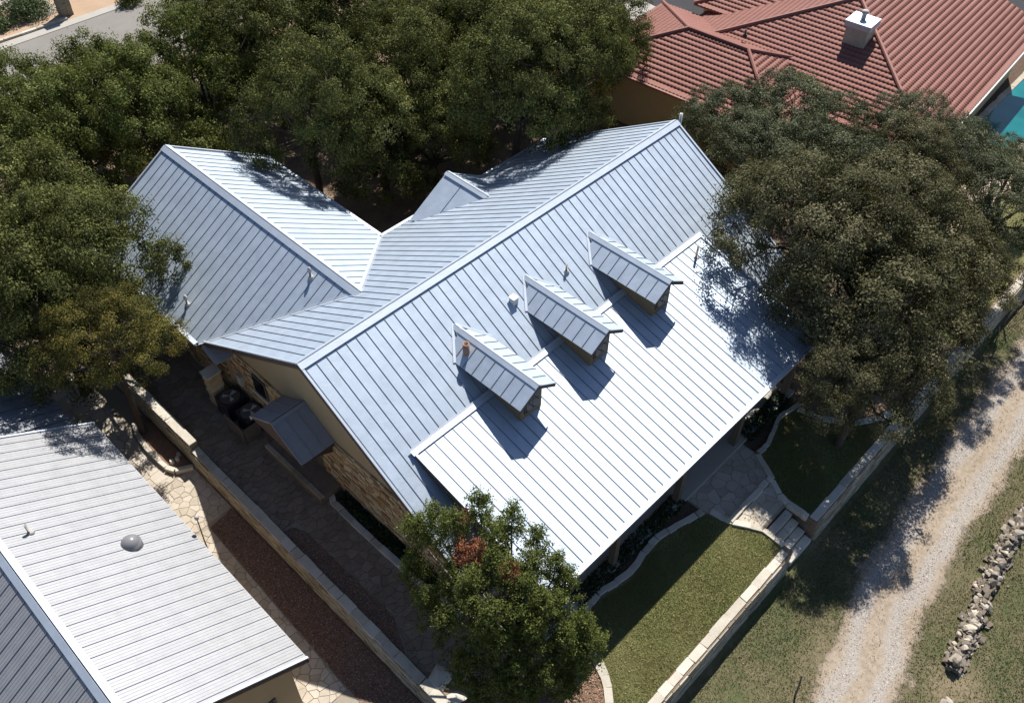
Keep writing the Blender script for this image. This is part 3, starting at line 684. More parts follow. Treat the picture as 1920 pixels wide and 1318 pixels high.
# side entry canopy
ca = MB(); ca.box(-.34, .6, -.05, 3.1, -.05, .4); cn = ca.build('side_entry', 'flagdark', H)
zr_, zl_ = 3.58, 2.72
roof_slope(cn, 'canopy_roof', [(.58, -.15, zl_), (-.73, -.15, zl_), (-.73, 1.26, zr_), (.58, 1.26, zr_)][::1], .43, .2, 'galv_dull', 'galv_dull', .05, .03, .03, panel='canopy_panel') if False else None
def canopy():
    for ys in (-.15, 2.68):
        d = MB(); n_ = 3
        for i in range(n_):
            xa, xb = .58-1.31*i/n_, .58-1.31*(i+1)/n_
            q = MB(); q.prism([(xa-.003, ys, zl_), (xb+.003, ys, zl_), (xb+.003, 1.265, zr_), (xa-.003, 1.265, zr_)], (0, 0, .03))
            sgn = 1 if ys < 1 else -1
            q.prism([(xb+.015, ys, zl_+.03), (xb-.01, ys, zl_+.03), (xb-.01, 1.265-.1*sgn, zr_-.03), (xb+.015, 1.265-.1*sgn, zr_-.03)], (0, 0, .04))
            q.build('canopy_panel', 'galv_dull', cn)
    strip(cn, 'canopy_ridge', (.58, 1.265, zr_+.03), (-.74, 1.265, zr_+.03), [((0, -1, -.61), .13), ((0, 1, -.61), .13)], 'galv_dull')
    q = MB(); q.prism([(-.7, -.1, zl_-.02), (-.7, 2.63, zl_-.02), (-.7, 1.265, zr_-.03)], (.05, 0, 0)); q.build('canopy_gable', 'fascia', cn)
    edge_board(cn, 'canopy_fascia', (-.73, -.15, zl_+.02), (.58, -.15, zl_+.02), (0, 1, 0), .14, .03, 'fascia'); edge_board(cn, 'canopy_fascia', (-.73, 2.68, zl_+.02), (.58, 2.68, zl_+.02), (0, -1, 0), .14, .03, 'white')
    for y_ in (.02, 2.42):
        q = MB(); q.prism([(.56, y_, 2.1), (.56, y_, 2.7), (-.6, y_, 2.7)], (0, .09, 0)); q.build('bracket', 'fascia', cn)
    for y_ in (-.05, .75, 1.55, 2.35): block('edge_stone', cn, (-.27, y_+.38, .36), .16, .78, .08, 0, 'wallstone')
    q = MB(); q.box(.5, .58, .75, 1.75, .4, 2.5); q.build('door', 'frame', cn)
canopy()
# dormers
def dormer(xd):
    zd, yf, wd, sdm = 5.898, -5.01, .775, .642; zde = zd-sdm*wd; yb = -(HZ-zd)/S_; ybe = -(HZ-zde)/S_
    hw = .46; m = MB(); yfw = -4.74
    zp = lambda y: zt+kp*(y-yt)
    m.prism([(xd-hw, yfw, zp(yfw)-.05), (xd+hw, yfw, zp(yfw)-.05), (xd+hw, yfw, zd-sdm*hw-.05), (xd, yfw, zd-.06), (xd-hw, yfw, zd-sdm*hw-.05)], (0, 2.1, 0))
    d = m.build('dormer', 'dormershade', H)
    n_ = 8; roofs = []
    for sx in (-1, 1):
        e0 = Vector((xd+sx*wd, yf, zde)); 
        for i in range(n_):
            ya, yb_ = yf+(.41)*i, min(yf+.41*(i+1), yb)
            # slope polygon in (y, t): eave back ends at ybe, ridge back ends at yb
            q = clip2(clip2([(yf, 0), (ybe, 0), (yb, 1), (yf, 1)], -1, 0, -ya), 1, 0, yb_)
            if len(q) < 3: continue
            W = lambda y, t: Vector((xd+sx*wd*(1-t), y, zde+(zd-zde)*t))
            nrm = Vector((sx*sdm, 0, 1)).normalized(); b = MB(); b.prism([W(y, t) for y, t in q], nrm*.03)
            if i < n_-1 and yb_ < yb-.1:
                t0 = max(.02, (yb_-ybe)/(yb-ybe)+.05) if yb_ > ybe else .02
                if t0 < .75:
                    b.prism([W(yb_-.007, t0)+nrm*.028, W(yb_+.007, t0)+nrm*.028, W(yb_+.007, .83)+nrm*.028, W(yb_-.007, .83)+nrm*.028], nrm*.024, 1)
            b.build('dormer_panel', ['galv', 'seam'], d)
        strip(d, 'valley_flashing', (xd+sx*wd, ybe+.02, zde+.02), (xd, yb+.05, zd+.02), [((sx*.6, .25, .147), .09)], 'trim', .01, .015)
        edge_board(d, 'dormer_fascia', (xd+sx*wd, yf, zde), (xd, yf, zd), (0, 1, 0), .13, .03, 'fascia')
    strip(d, 'ridge_cap', (xd, yf-.01, zd+.04), (xd, yb+.03, zd+.04), [((-1, 0, -sdm), .15), ((1, 0, -sdm), .12)], 'trim', .012, .012)
    b = MB(); b.box(xd-.31, xd+.31, yfw-.05, yfw+.02, zp(yfw)+.28, zd-sdm*.31-.12); wn = b.build('window', 'frame', d)
    z0_, z1_ = zp(yfw)+.34, zd-sdm*.31-.18
    for i in range(2):
        for j in range(2):
            b = MB(); b.box(xd-.27+.28*i, xd-.01+.28*i, yfw-.062, yfw-.05, z0_+(z1_-z0_)*.5*j+.01, z0_+(z1_-z0_)*.5*(j+1)-.01); b.build('pane', 'glass', wn)
    return d
ds = [dormer(x_) for x_ in (4.828, 8.044, 11.26)]
# flue on the first dormer, roof vents
vent_pipe(ds[0], 'flue', (4.42, -2.35, 5.55), .11, .52, 'rust', False)
b = MB(); b.box(6.97, 7.18, -1.92, -1.7, 5.5, 5.86); b.box(6.95, 7.2, -1.94, -1.68, 5.86, 5.89); b.build('box_vent', 'white', H)
vent_pipe(H, 'vent_pipe', (9.47, -1.98, 5.57), .045, .32); vent_pipe(H, 'vent_pipe', (3.54, 4.45, 5.04), .045, .25, 'pvc', True, True); vent_pipe(H, 'vent_pipe', (.55, 8.21, 3.26), .045, .25, 'pvc', True, True)
vent_pipe(H, 'vent_pipe', (14.2, -4.1, 4.55), .045, .6, 'pvc'); vent_pipe(H, 'vent_pipe', (18.25, .0, 5.6), .06, 1.35, 'white', False)
# downpipe head and meter boxes at the gable corner
b = MB(); b.box(.36, .5, 5.2, 5.45, 1.3, 1.75); b.build('meter_box', 'pvc', H)

# screen wall and AC units by the gable corner
for nm, lb, x_, y_ in (('air_conditioner', 'dark air conditioner unit nearest the stone pier by the side path', -.05, 5.55), ('air_conditioner', 'dark air conditioner unit beside the side entry canopy', .08, 4.45)):
    t = thing(nm, lb, 'air conditioner', (x_, y_, 0), 'cooling units by the gable wall')
    b = MB(); b.box(x_-.4, x_+.4, y_-.4, y_+.4, .05, .85); b.build('case', 'dark', t)
    b = MB(); b.lathe((x_, y_, .851), [(.36, 0), (.36, .02), (.3, .03)], 20); g_ = b.build('fan_grille', 'frame', t)
    b = MB()
    for k in range(3):
        an = k*2.09; b.prism([(x_, y_, .885), (x_+.28*math.cos(an), y_+.28*math.sin(an), .885), (x_+.26*math.cos(an+.6), y_+.26*math.sin(an+.6), .9)], (0, 0, .012))
    b.build('fan_blade', 'pvc', g_)
t = thing('screen_fence', 'low dark board screen around the air conditioners', 'fence', (-.62, 4.6, 0))
for i in range(7): b = MB(); b.box(-.66, -.62, 3.95+.16*i, 4.1+.16*i, .02, .8); b.build('board', 'wood', t)
for i in range(4): b = MB(); b.box(-.6+.16*i, -.45+.16*i, 3.9, 3.94, .02, .8); b.build('board', 'wood', t)
t = thing('stone_pier', 'short golden stone pier standing beside the air conditioners', 'pier', (-.2, 6.6, 0))
z = 0
for i in range(11): block('stone', t, (-.15+rnd.uniform(-.02, .02), 6.35, z), .5, .42, .14, 0, 'housestone'); z += .145
block('cap_stone', t, (-.15, 6.35, z), .6, .52, .08, 0, 'capstone')
def hedge(name, label, x0, x1, y0, y1, h, n, m, seed, cat='hedge'):
    r = np.random.default_rng(seed); P = np.stack([r.uniform(x0, x1, n), r.uniform(y0, y1, n), h*np.sqrt(r.uniform(0, 1, n))], 1)
    P[:, 2] *= .7+.3*np.sin(P[:, 1]*3)*np.cos(P[:, 0]*4)
    V, F, t = leaf_quads(P, np.tile([0, 0, 1.0], (n, 1)), .05, r); o = link(bpy.data.objects.new(name, np_mesh(name, V, F, m, t))); return tag(o, label, cat)

# ------------------------------------------------------------------ trees
def leaf_quads(P, N, size, r, spread=.9, asp=.55):
    n = len(P); nn = N+spread*r.standard_normal((n, 3)); nn /= np.linalg.norm(nn, axis=1)[:, None]
    a = np.cross(nn, r.standard_normal((n, 3))); a /= np.linalg.norm(a, axis=1)[:, None]; b = np.cross(nn, a)
    s_ = size*r.uniform(.6, 1.4, n)[:, None]
    V = np.stack([P-a*s_, P-b*s_*asp+nn*s_*.12, P+a*s_, P+b*s_*asp+nn*s_*.12], 1).reshape(-1, 3)
    return V, np.arange(4*n).reshape(-1, 4), np.clip(.45+.15*r.standard_normal(n), 0, 1)
def crown_mesh(seed, R=4.0, h=.74, lobes=17, clumps=32, leaves=160, leaf=.05, m='oak', clr=.43, lobe_r=.36, wisps=.8):
    """leaf clumps over the skins of many lobes; unit is metres, origin at the crown's base centre"""
    r = np.random.default_rng(seed); C_ = []
    C_.append((0, 0, R*h*.98, lobe_r*1.05))
    k1 = max(4, lobes*2//5)
    for i in range(k1):
        a = 6.283*i/k1+r.uniform(-.4, .4); q = R*r.uniform(.34, .5); C_.append((q*math.cos(a), q*math.sin(a), R*h*r.uniform(.68, .98), lobe_r*r.uniform(.62, 1.25)))
    k2 = lobes-1-k1
    for i in range(k2):
        a = 6.283*i/k2+r.uniform(-.35, .35); q = R*r.uniform(.6, .8); C_.append((q*math.cos(a), q*math.sin(a), R*h*r.uniform(.0, .55), lobe_r*r.uniform(.55, 1.05)))
    C_ = np.array(C_); cen = C_[:, :3]; rad = C_[:, 3]*R
    PP, NN, TT = [], [], []
    for c, q in zip(cen, rad):
        n = int(clumps*(q/(lobe_r*R))**2)+4
        d = r.standard_normal((n*3, 3)); d /= np.linalg.norm(d, axis=1)[:, None]; d = d[d[:, 2] > -.45][:n]; n = len(d); lt = r.normal(0, .11)
        p = c+d*q*np.array([1, 1, .9])*r.uniform(.82, 1.08, n)[:, None]
        dist = np.linalg.norm((p[:, None]-cen[None])/np.array([1, 1, .9]), axis=2)/rad[None]
        keep = dist.min(1) > .62; p, d = p[keep], d[keep]
        for pp, dd in zip(p, d):
            cr = clr*r.uniform(.65, 1.35); ln = int(leaves*r.uniform(.6, 1.3)); g = r.standard_normal((ln, 3)); g /= np.linalg.norm(g, axis=1)[:, None]
            g *= (r.uniform(0, 1, ln)**.45)[:, None]*cr; g[:, 2] *= .62
            wm = r.uniform(0, 1, ln) < wisps*.25; g[wm] *= r.uniform(1.1, 1.7, wm.sum())[:, None]
            PP.append(pp+g); NN.append(dd*.55+np.array([0, 0, .35])+g/cr*.8); TT.append(np.full(ln, lt+r.normal(0, .15))+g[:, 2]/cr*.12)
    P, N, T = np.concatenate(PP), np.concatenate(NN), np.concatenate(TT)
    V, F, t = leaf_quads(P, N, leaf, r, .5)
    return np_mesh('crown', V, F, m, np.clip(t+T, 0, 1)), cen, rad
def limbs_mesh(cen, R, trunk_h, seed, rt=.2):
    r_ = random.Random(seed); tr = MB(); br = MB()
    top = Vector((r_.uniform(-.3, .3), r_.uniform(-.3, .3), trunk_h))
    pts = [Vector((0, 0, -.15)), Vector((r_.uniform(-.1, .1), r_.uniform(-.1, .1), trunk_h*.4)), top]
    tr.tube(pts, [rt*1.35, rt*1.02, rt*.85], 10)
    for c in cen:
        e = Vector(c)+Vector((0, 0, trunk_h)); mid = top.lerp(e, .5)+Vector((r_.uniform(-.35, .35), r_.uniform(-.35, .35), r_.uniform(-.4, .1)))
        s0 = pts[1].lerp(top, r_.uniform(.55, 1)); br.tube([s0, mid, e], [rt*.5, rt*.3, rt*.1], 6)
        for q in range(3):
            d = Vector((r_.gauss(0, 1), r_.gauss(0, 1), r_.uniform(-.1, .8))).normalized(); a_ = mid.lerp(e, r_.uniform(.2, .9)); br.tube([a_, a_+d*R*.16, a_+d*R*.28+Vector((0, 0, .1))], [rt*.17, rt*.11, rt*.04], 5)
    return tr, br
PROTO = {}
def proto(kind, i):
    k = (kind, i)
    if k not in PROTO:
        me, cen, rad = crown_mesh(40+i*17+len(kind), m=kind, **CROWN.get(kind, {}))
        tr, br = limbs_mesh(cen, 4.0, 2.0, 7+i)
        def mk(b, n_):
            m_ = bpy.data.meshes.new(n_); m_.from_pydata(b.v, [], b.f); m_.materials.append(MAT['bark']); m_.update(); return m_
        PROTO[k] = (me, mk(tr, 'trunk'), mk(br, 'branch'))
    return PROTO[k]
CROWN = {'oak': dict(), 'oakgreen': dict(leaf=.052), 'oakolive': dict(leaf=.049, leaves=165), 'oakblue': dict(leaves=140, clumps=29), 'yellow': dict(leaves=140, clumps=27, leaf=.05)}
def tree(x, y, R, zc, kind, i, label, z0=0.0, rot=None, flat=1.0, group=None, name='oak_tree', off=(0, 0)):
    """crown of radius R whose middle height is zc"""
    me, tm, bmh = proto(kind, i); sc = R/4.0; t = thing(name, label, 'tree', (x, y, z0), group)
    rz = rnd.uniform(0, 6.28) if rot is None else rot
    hc = 2.96*sc*flat; th = max(.6, zc-hc*.55-z0)           # trunk height so that the crown middle sits at zc
    for nm, md, sz, lz in (('crown', me, sc*flat, th), ('trunk', tm, th/2.0, 0), ('branches', bmh, None, 0)):
        o = bpy.data.objects.new(nm, md); o.parent = t; COL.objects.link(o); o.rotation_euler = (0, 0, rz); o.location = (off[0]*(nm != 'trunk'), off[1]*(nm != 'trunk'), lz)
        if nm == 'branches': o.scale = (sc, sc, sc*flat); o.location = (off[0]*.9, off[1]*.9, th-2.0*sc*flat)
        elif nm == 'trunk': o.scale = (sc, sc, sz)
        else: o.scale = (sc, sc, sz)
    return t
# (x, y, crown radius, crown middle height, kind, variant, label, base z)
TREES = [
 # beside the lane, right of the house
 (15.7, -10.3, 4.0, 4.9, 'oakolive', 0, 'large olive live oak spreading over the right end of the porch roof', 0, (1.5, .7)),
 (20.8, -8.7, 3.6, 4.9, 'oakolive', 1, 'olive live oak behind the big one beside the lane', 0),
 (14.3, -11.2, 2.5, 4.1, 'oakolive', 2, 'small low dark oak below the porch roof corner by the front wall', 0),
 (21.8, -11.0, 2.2, 3.4, 'oakolive', 0, 'olive oak at the wire fence end beside the lane', -.5),
 (18.8, -6.0, 3.5, 6.3, 'oakolive', 2, 'olive oak crown reaching over the main roof near the far gable', 0, (-1.8, -.6)),
 (25.9, -10.6, 2.4, 4.3, 'oakblue', 0, 'grey green thin tree over the patch of pool lawn', 0),
 (22.2, .2, 2.5, 4.6, 'oakblue', 1, 'grey green tree between the far gable and the red roof eave', 0),
 (24.6, -1.8, 2.9, 4.6, 'oakblue', 0, 'grey green tree in front of the red roof below the chimney', 0),
 (22.0, -4.6, 3.0, 4.6, 'oakblue', 1, 'grey green tree behind the far gable corner, in front of the red roof', 0),
 (20.8, -2.2, 2.6, 4.8, 'oakblue', 2, 'grey green tree close beside the far gable wall', 0),
 (24.6, -7.2, 2.7, 4.9, 'oakolive', 1, 'olive oak in the middle of the mass between lane and red roof', 0),
 (27.4, -5.6, 2.3, 4.6, 'oakblue', 2, 'grey green tree at the red roof corner', 0),
 (31.4, -9.3, 1.5, 3.0, 'oakblue', 1, 'grey green tree hanging over the pool edge', 0),
 (27.0, -8.0, 2.4, 4.4, 'oakblue', 0, 'grey green tree left of the swimming pool', 0),
 # behind the house, right to left
 (26.2, 10.4, 2.3, 4.8, 'oak', 0, 'dark oak touching the far left corner of the red roof', 0),
 (23.4, 9.4, 2.7, 4.9, 'oak', 1, 'dark oak left of the tan wall of the red-roofed house', 0),
 (19.4, 6.5, 2.8, 6.9, 'oak', 2, 'dark oak nearest the back eave of the main roof, far end', 0),
 (20.6, 11.6, 3.0, 5.0, 'oak', 0, 'dark oak in the second row behind the main roof, far end', 0),
 (16.7, 7.4, 3.1, 6.9, 'oak', 1, 'dark oak with visible trunk behind the middle of the main roof', 0),
 (23.6, 14.0, 2.8, 5.0, 'oak', 2, 'dark oak at the top edge behind the others, near the cream driveway', 0),
 (19.8, 14.8, 3.1, 5.0, 'oak', 1, 'dark oak at the top edge, right of middle', 0),
 (15.9, 13.4, 3.1, 5.0, 'oak', 0, 'dark oak in the middle of the grove behind the small rear gable', 0),
 (14.3, 10.2, 2.4, 3.9, 'oak', 2, 'dark oak low over the bare soil behind the small rear gable', 0),
 (16.0, 18.2, 3.2, 5.0, 'oak', 2, 'dark oak at the top edge, left of middle', 0),
 (12.4, 11.6, 2.9, 4.5, 'oak', 1, 'dark oak behind the bare soil left of the small rear gable', 0),
 (12.6, 19.8, 3.1, 5.0, 'oak', 0, 'dark oak beside the street end, top edge', 0),
 (9.7, 13.0, 2.9, 6.3, 'oak', 2, 'dark oak right behind the wing roof ridge end', 0),
 (9.2, 21.2, 3.2, 4.5, 'oakgreen', 1, 'bright green oak beside the street, right of three', 0),
 (5.2, 18.9, 3.1, 5.0, 'oakgreen', 0, 'bright green oak above the far end of the wing roof', 0),
 (5.4, 22.9, 3.0, 4.2, 'oakgreen', 2, 'bright green oak in front of the street kerb, middle of three', 0),
 (1.6, 23.6, 3.0, 4.2, 'oakgreen', 1, 'bright green oak at the left end of the street row', 0),
 (1.4, 19.6, 3.1, 5.0, 'oakgreen', 0, 'bright green oak at the left picture edge below the street row', 0),
 (14.6, 27.2, 3.2, 5.0, 'oak', 0, 'dark oak standing nearest the street at the top edge', 0),
 (14.6, 24.0, 3.3, 5.4, 'oak', 1, 'dark oak at the top edge between the street and the grove', 0),
 (18.8, 21.2, 3.3, 5.4, 'oak', 2, 'dark oak in the last row at the middle of the top edge', 0),
 (22.8, 18.0, 3.2, 5.4, 'oak', 0, 'dark oak in the last row left of the cream driveway', 0),
 (26.6, 14.2, 2.8, 5.0, 'oak', 1, 'dark oak beside the cream driveway at the top edge', 0),
 (-1.2, 15.9, 3.2, 5.0, 'oak', 1, 'dark oak at the left picture edge beside the wing eave', -.66),
 (-3.3, 11.0, 3.2, 5.0, 'oak', 0, 'dark oak over the corner of the shaded neighbour roof', -.66),
 (-1.0, 10.9, 2.9, 5.4, 'oak', 2, 'dark oak with fringed edge hanging over the wing roof', -.66),
 (-2.8, 7.6, 2.3, 4.9, 'yellow', 0, 'slender yellowing tree growing from the neighbour planter', -.66, (.2, -.3)),
]
for T_ in TREES:
    x_, y_, R_, zc_, kd, vi, lb, z0_ = T_[:8]
    bk = y_ > 5 and kd != 'yellow'
    tree(x_, y_, R_*(1.1 if bk else 1), zc_-(.7 if bk else 0), kd, vi, lb, z0_, name='yellowing_tree' if kd == 'yellow' else 'oak_tree', flat=1.35 if bk else 1.0, off=T_[8] if len(T_) > 8 else (0, 0))

def litter(name, label, region, n, z, seed):
    r = np.random.default_rng(seed); P_ = np.array(region); lo, hi = P_.min(0), P_.max(0); X = r.uniform(lo[0], hi[0], n); Y = r.uniform(lo[1], hi[1], n); k = np_inside(region, X, Y)
    P = np.stack([X[k], Y[k], np.full(k.sum(), z)], 1); V, F, t = leaf_quads(P, np.tile([0, 0, 2.0], (len(P), 1)), .035, r, .4)
    tag(link(bpy.data.objects.new(name, np_mesh(name, V, F, 'deadleaf', t))), label, 'leaves', kind='stuff')
MAT['deadleaf'] = m_tone('fallen_leaves', [(0, (.12, .075, .035)), (.5, (.26, .18, .09)), (1, (.42, .34, .2))], .85, .1, .1)
litter('fallen_leaves', 'brown fallen leaves scattered over the front lawns and walk', [(1, -12.0), (16, -12.0), (16, -9.2), (1, -9.2)], 160, .04, 51)
litter('fallen_leaves', 'brown fallen leaves lying on the shaded side path', [(-1.9, -9), (.4, -9), (.4, 12), (-1.9, 12)], 1500, .035, 52)
litter('fallen_leaves', 'brown fallen leaves on the bare soil behind the house', [(7.8, 6.8), (28, 6.8), (28, 22), (7.8, 22)], 5000, .012, 53)
# the juniper in front, built singly: finer sprays in upright plumes, with two dead patches
def juniper():
    r = np.random.default_rng(77); t = thing('juniper_tree', 'bright green juniper with rusty dead patches at the near porch corner', 'tree', (.1, -8.9, 0))
    # plume: (x, y, top z, radius, height)
    PL = [(0.89, -6.54, 6.2, 0.38, 1.68), (1.34, -7.4, 6.0, 0.41, 1.72), (1.42, -8.3, 5.6, 0.45, 1.35), (1.47, -8.94, 5.2, 0.34, 1.89), (1.57, -9.29, 4.8, 0.39, 1.46), (-0.08, -5.64, 5.5, 0.52, 1.63), (0.0, -6.3, 5.8, 0.49, 1.63), (-0.4, -5.12, 4.8, 0.46, 1.41), (-0.85, -5.45, 3.8, 0.45, 1.91), (-1.33, -6.61, 4.0, 0.43, 1.82), (-0.69, -7.05, 5.0, 0.46, 1.34), (-0.83, -7.85, 5.6, 0.48, 1.71), (0.02, -7.97, 5.8, 0.39, 1.32), (0.04, -8.47, 5.8, 0.5, 1.63), (0.12, -9.0, 5.6, 0.47, 1.92), (0.21, -9.52, 5.2, 0.47, 1.94), (0.8, -9.69, 4.8, 0.41, 1.86), (1.09, -10.35, 4.2, 0.42, 1.95), (1.02, -10.74, 3.8, 0.5, 1.37), (-1.26, -8.15, 5.2, 0.36, 1.45), (-1.04, -8.78, 5.4, 0.51, 1.61), (-0.56, -9.25, 5.2, 0.45, 1.51), (-1.57, -7.62, 4.2, 0.43, 1.57), (-1.41, -8.72, 4.6, 0.4, 1.71), (-1.04, -9.24, 4.6, 0.45, 1.93), (-0.29, -9.7, 4.8, 0.46, 1.95), (0.38, -10.27, 4.2, 0.49, 1.99), (0.5, -10.71, 3.2, 0.46, 1.41), (-1.84, -8.58, 3.6, 0.49, 1.98), (-1.07, -9.88, 3.9, 0.5, 1.7), (-0.57, -10.32, 3.5, 0.47, 1.45), (-1.61, -9.58, 3.4, 0.49, 1.7), (-0.03, -10.76, 2.6, 0.39, 1.34), (-1.17, -10.24, 3.0, 0.49, 1.99), (-1.9, -9.17, 2.6, 0.36, 1.86), (0.57, -7.46, 6.0, 0.41, 1.41), (0.75, -8.63, 5.6, 0.39, 1.84), (-0.1, -7.15, 5.4, 0.5, 1.33)]
    PL = [(-.1+(x+.1)*.9, -8.2+(y+8.2)*.96, z, q*.93, h) for x, y, z, q, h in PL]
    DEAD = [(-.1, -7.15, 5.1, .5), (.04, -8.47, 5.45, .3), (.35, -6.4, 5.5, .25)]
    PP, NN, TT = [], [], []; br = MB(); tr = MB()
    tr.tube([(.1, -8.9, -.2), (.05, -8.85, 1.2), (.15, -8.7, 2.6)], [.2, .16, .11], 10); tr.build('trunk', 'bark', t)
    for x, y, zt_, q, hh in PL:
        n = int(118*q*hh); k = r.uniform(0, 1, n)**.8; a = r.uniform(0, 6.283, n)
        prof = q*np.sqrt(np.clip(1-k**1.6, .02, 1))*r.uniform(.72, 1.1, n)*(.85+.3*np.sin(a*3+k*5+x*7))
        c = np.stack([x+prof*np.cos(a), y+prof*np.sin(a), zt_-hh*(1-k)], 1)
        br.tube([(.02, -8.6, 2.0), (x*.5, (y-8.6)/2, (zt_-hh+2.2)/2-.1), (x, y, zt_-hh*.6), (x, y, zt_-.2)], [.055, .04, .022, .01], 5)
        for p, aa, kk in zip(c, a, k):
            ln = int(48*r.uniform(.6, 1.3)); d = np.array([math.cos(aa)*.7, math.sin(aa)*.7, .55+.5*kk]); d /= np.linalg.norm(d)
            s_ = r.uniform(-.14, .24, ln)[:, None]; PP.append(p+d*s_+r.standard_normal((ln, 3))*.05); NN.append(np.tile(d, (ln, 1))); TT.append(np.full(ln, r.normal(0, .12))+s_[:, 0]*.5)
    P, N, T = np.concatenate(PP), np.concatenate(NN), np.concatenate(TT)
    dm = np.zeros(len(P), bool)
    for x, y, z, q in DEAD: dm |= (((P-np.array([x, y, z]))/np.array([1, 1, 1.1]))**2).sum(1) < q*q
    V, F, tn = leaf_quads(P[~dm], N[~dm], .034, r, .9, .42)
    o = bpy.data.objects.new('crown', np_mesh('crown', V, F, 'juniper', np.clip(tn+T[~dm], 0, 1))); link(o, t)
    V, F, tn = leaf_quads(P[dm], N[dm], .034, r, .9, .42)
    o = bpy.data.objects.new('dead_foliage', np_mesh('dead_foliage', V, F, 'deadfol', np.clip(tn+T[dm], 0, 1))); link(o, t); o['label'] = 'rusty brown dead foliage'
    for i in range(26):
        x, y, zt_, q, hh = PL[r.integers(len(PL))]; a = r.uniform(0, 6.28); p = Vector((x+q*.5*math.cos(a), y+q*.5*math.sin(a), zt_-hh*r.uniform(.3, .8)))
        d = Vector((math.cos(a), math.sin(a), r.uniform(-.1, .4))); br.tube([p, p+d*q*.35, p+d*q*.75], [.014, .01, .005], 4)
    br.build('branches', 'twig', t)
juniper()
hedge('low_hedge', 'dark low shrubs in the narrow bed along the gable wall', .08, .5, -5.5, -.3, .45, 3500, 'ivy', 31)
hedge('low_hedge', 'dark ground plants in the porch bed before the left lawn', 2.9, 8.3, -8.85, -8.3, .3, 3500, 'ivy', 32)
hedge('low_hedge', 'dark ground plants in the porch bed before the right lawn', 12.1, 14.8, -8.95, -8.3, .3, 2000, 'ivy', 33)

# ------------------------------------------------------------------ neighbour on the left
N = thing('neighbour_house', 'pale ribbed metal roofed house at the lower left with dome vent', 'house', (-9, 0, PATIO_Z))
nx0, nz0, nxr, npi = -4.38, 2.4, -8.68, .60; nzr = nz0+(nx0-nxr)*npi; ny0, ny1 = -5.22, 6.42; nxe = nxr-4.3
roof_slope(N, 'roof_slope', [(nx0, ny0, nz0), (nx0, ny1, nz0), (nxr, ny1, nzr), (nxr, ny0, nzr)], .395, .2, 'galv_ribbed', 'seam', .06, .014, .022, 3)
roof_slope(N, 'roof_slope', [(nxe, ny1, nz0), (nxe, ny0, nz0), (nxr, ny0, nzr), (nxr, ny1, nzr)], .395, .2, 'galv_ribbed', 'seam', .06, .016, .028, 3)
strip(N, 'ridge_cap', (nxr, ny0, nzr+.02), (nxr, ny1, nzr+.02), [((1, 0, -npi), .2), ((-1, 0, -npi), .2)], 'trim', .014, .025)
m = MB(); m.prism([(x, ny0+.35, z) for x, z in ((nx0-.45, PATIO_Z), (nx0-.45, nz0+.45*npi-.1), (nxr, nzr-.1), (nxe+.45, nz0+.45*npi-.1), (nxe+.45, PATIO_Z))], (0, ny1-ny0-.7, 0)); m.build('wall', 'stucco', N)
b = MB(); b.box(-6.6, -5.5, ny0+.3, ny0+.4, -.2, 1.2); wn = b.build('window', 'frame', N); b = MB(); b.box(-6.52, -5.58, ny0+.28, ny0+.31, -.12, 1.12); b.build('pane', 'glass', wn)
for y_ in (ny0, ny1): edge_board(N, 'fascia', (nx0, y_, nz0-.04), (nxr, y_, nzr-.04), (0, 1 if y_ < 0 else -1, 0), .16, .03, 'fascia'); strip(N, 'rake_trim', (nx0, y_, nz0+.012), (nxr, y_, nzr+.012), [((0, 1 if y_ < 0 else -1, 0), .07)], 'trim', .03, .004)
edge_board(N, 'fascia', (nx0, ny0, nz0-.04), (nx0, ny1, nz0-.04), (-1, 0, 0), .14, .03, 'cream')
def nroof(x): return nz0+(nx0-x)*npi
b = MB(); b.lathe((-6.0, .62, nroof(-6.0)-.04), [(.3, -.1), (.3, .1), (.27, .12), (.25, .2), (.17, .29), (.07, .33), (.005, .335)], 20); b.build('dome_vent', 'dome', N, True)
vent_pipe(N, 'vent_pipe', (-7.85, 2.05, nroof(-7.85)), .045, .4)
# shaded lower wing further back
roof_slope(N, 'roof_slope', [(-4.75, 6.3, 1.9), (-4.75, 14, 1.9), (-9.2, 14, 3.7), (-9.2, 6.3, 3.7)], .6, .1, 'galv_dull', 'seam', .06, .03, .04, 3)
m = MB(); m.prism([(-5.2, 6.3, PATIO_Z), (-9.2, 6.3, PATIO_Z), (-9.2, 6.3, 3.55), (-5.2, 6.3, 1.95)], (0, 7.5, 0)); m.build('wall', 'stucco', N)
edge_board(N, 'fascia', (-4.75, 6.3, 1.86), (-4.75, 14, 1.86), (-1, 0, 0), .16, .03, 'fascia')
# planter with kerb, stumps, lamp
kerb('planter_kerb', 'curved tan stone kerb of the neighbour planter against the garden wall', lv([(-2.75, 8.6), (-2.95, 8.0), (-3.02, 7.0), (-3.0, 6.0), (-2.85, 5.6), (-2.5, 5.35), (-2.28, 5.28)]), .16, .2, .45, 'capstone', PATIO_Z)
sheet('planting_bed', lv([(-2.26, 8.8), (-2.75, 8.6), (-2.95, 8.0), (-3.02, 7.0), (-3.0, 6.0), (-2.85, 5.6), (-2.5, 5.35), (-2.26, 5.28)]), PATIO_Z+.09, 'gravelbed')
for i, (dx_, dy_, lb) in enumerate(((0, 0, 'leftmost of three pale cut stumps in the planter'), (.2, -.02, 'middle one of three pale cut stumps in the planter'), (.33, .1, 'rightmost of three pale cut stumps in the planter'))):
    b = MB(); b.lathe((-2.8+dx_, 5.6+dy_, PATIO_Z+.08), [(.085, 0), (.08, .15), (.07, .165)], 10); tag(b.build('stump', 'capstone'), lb, 'stump', 'cut stumps in the planter')
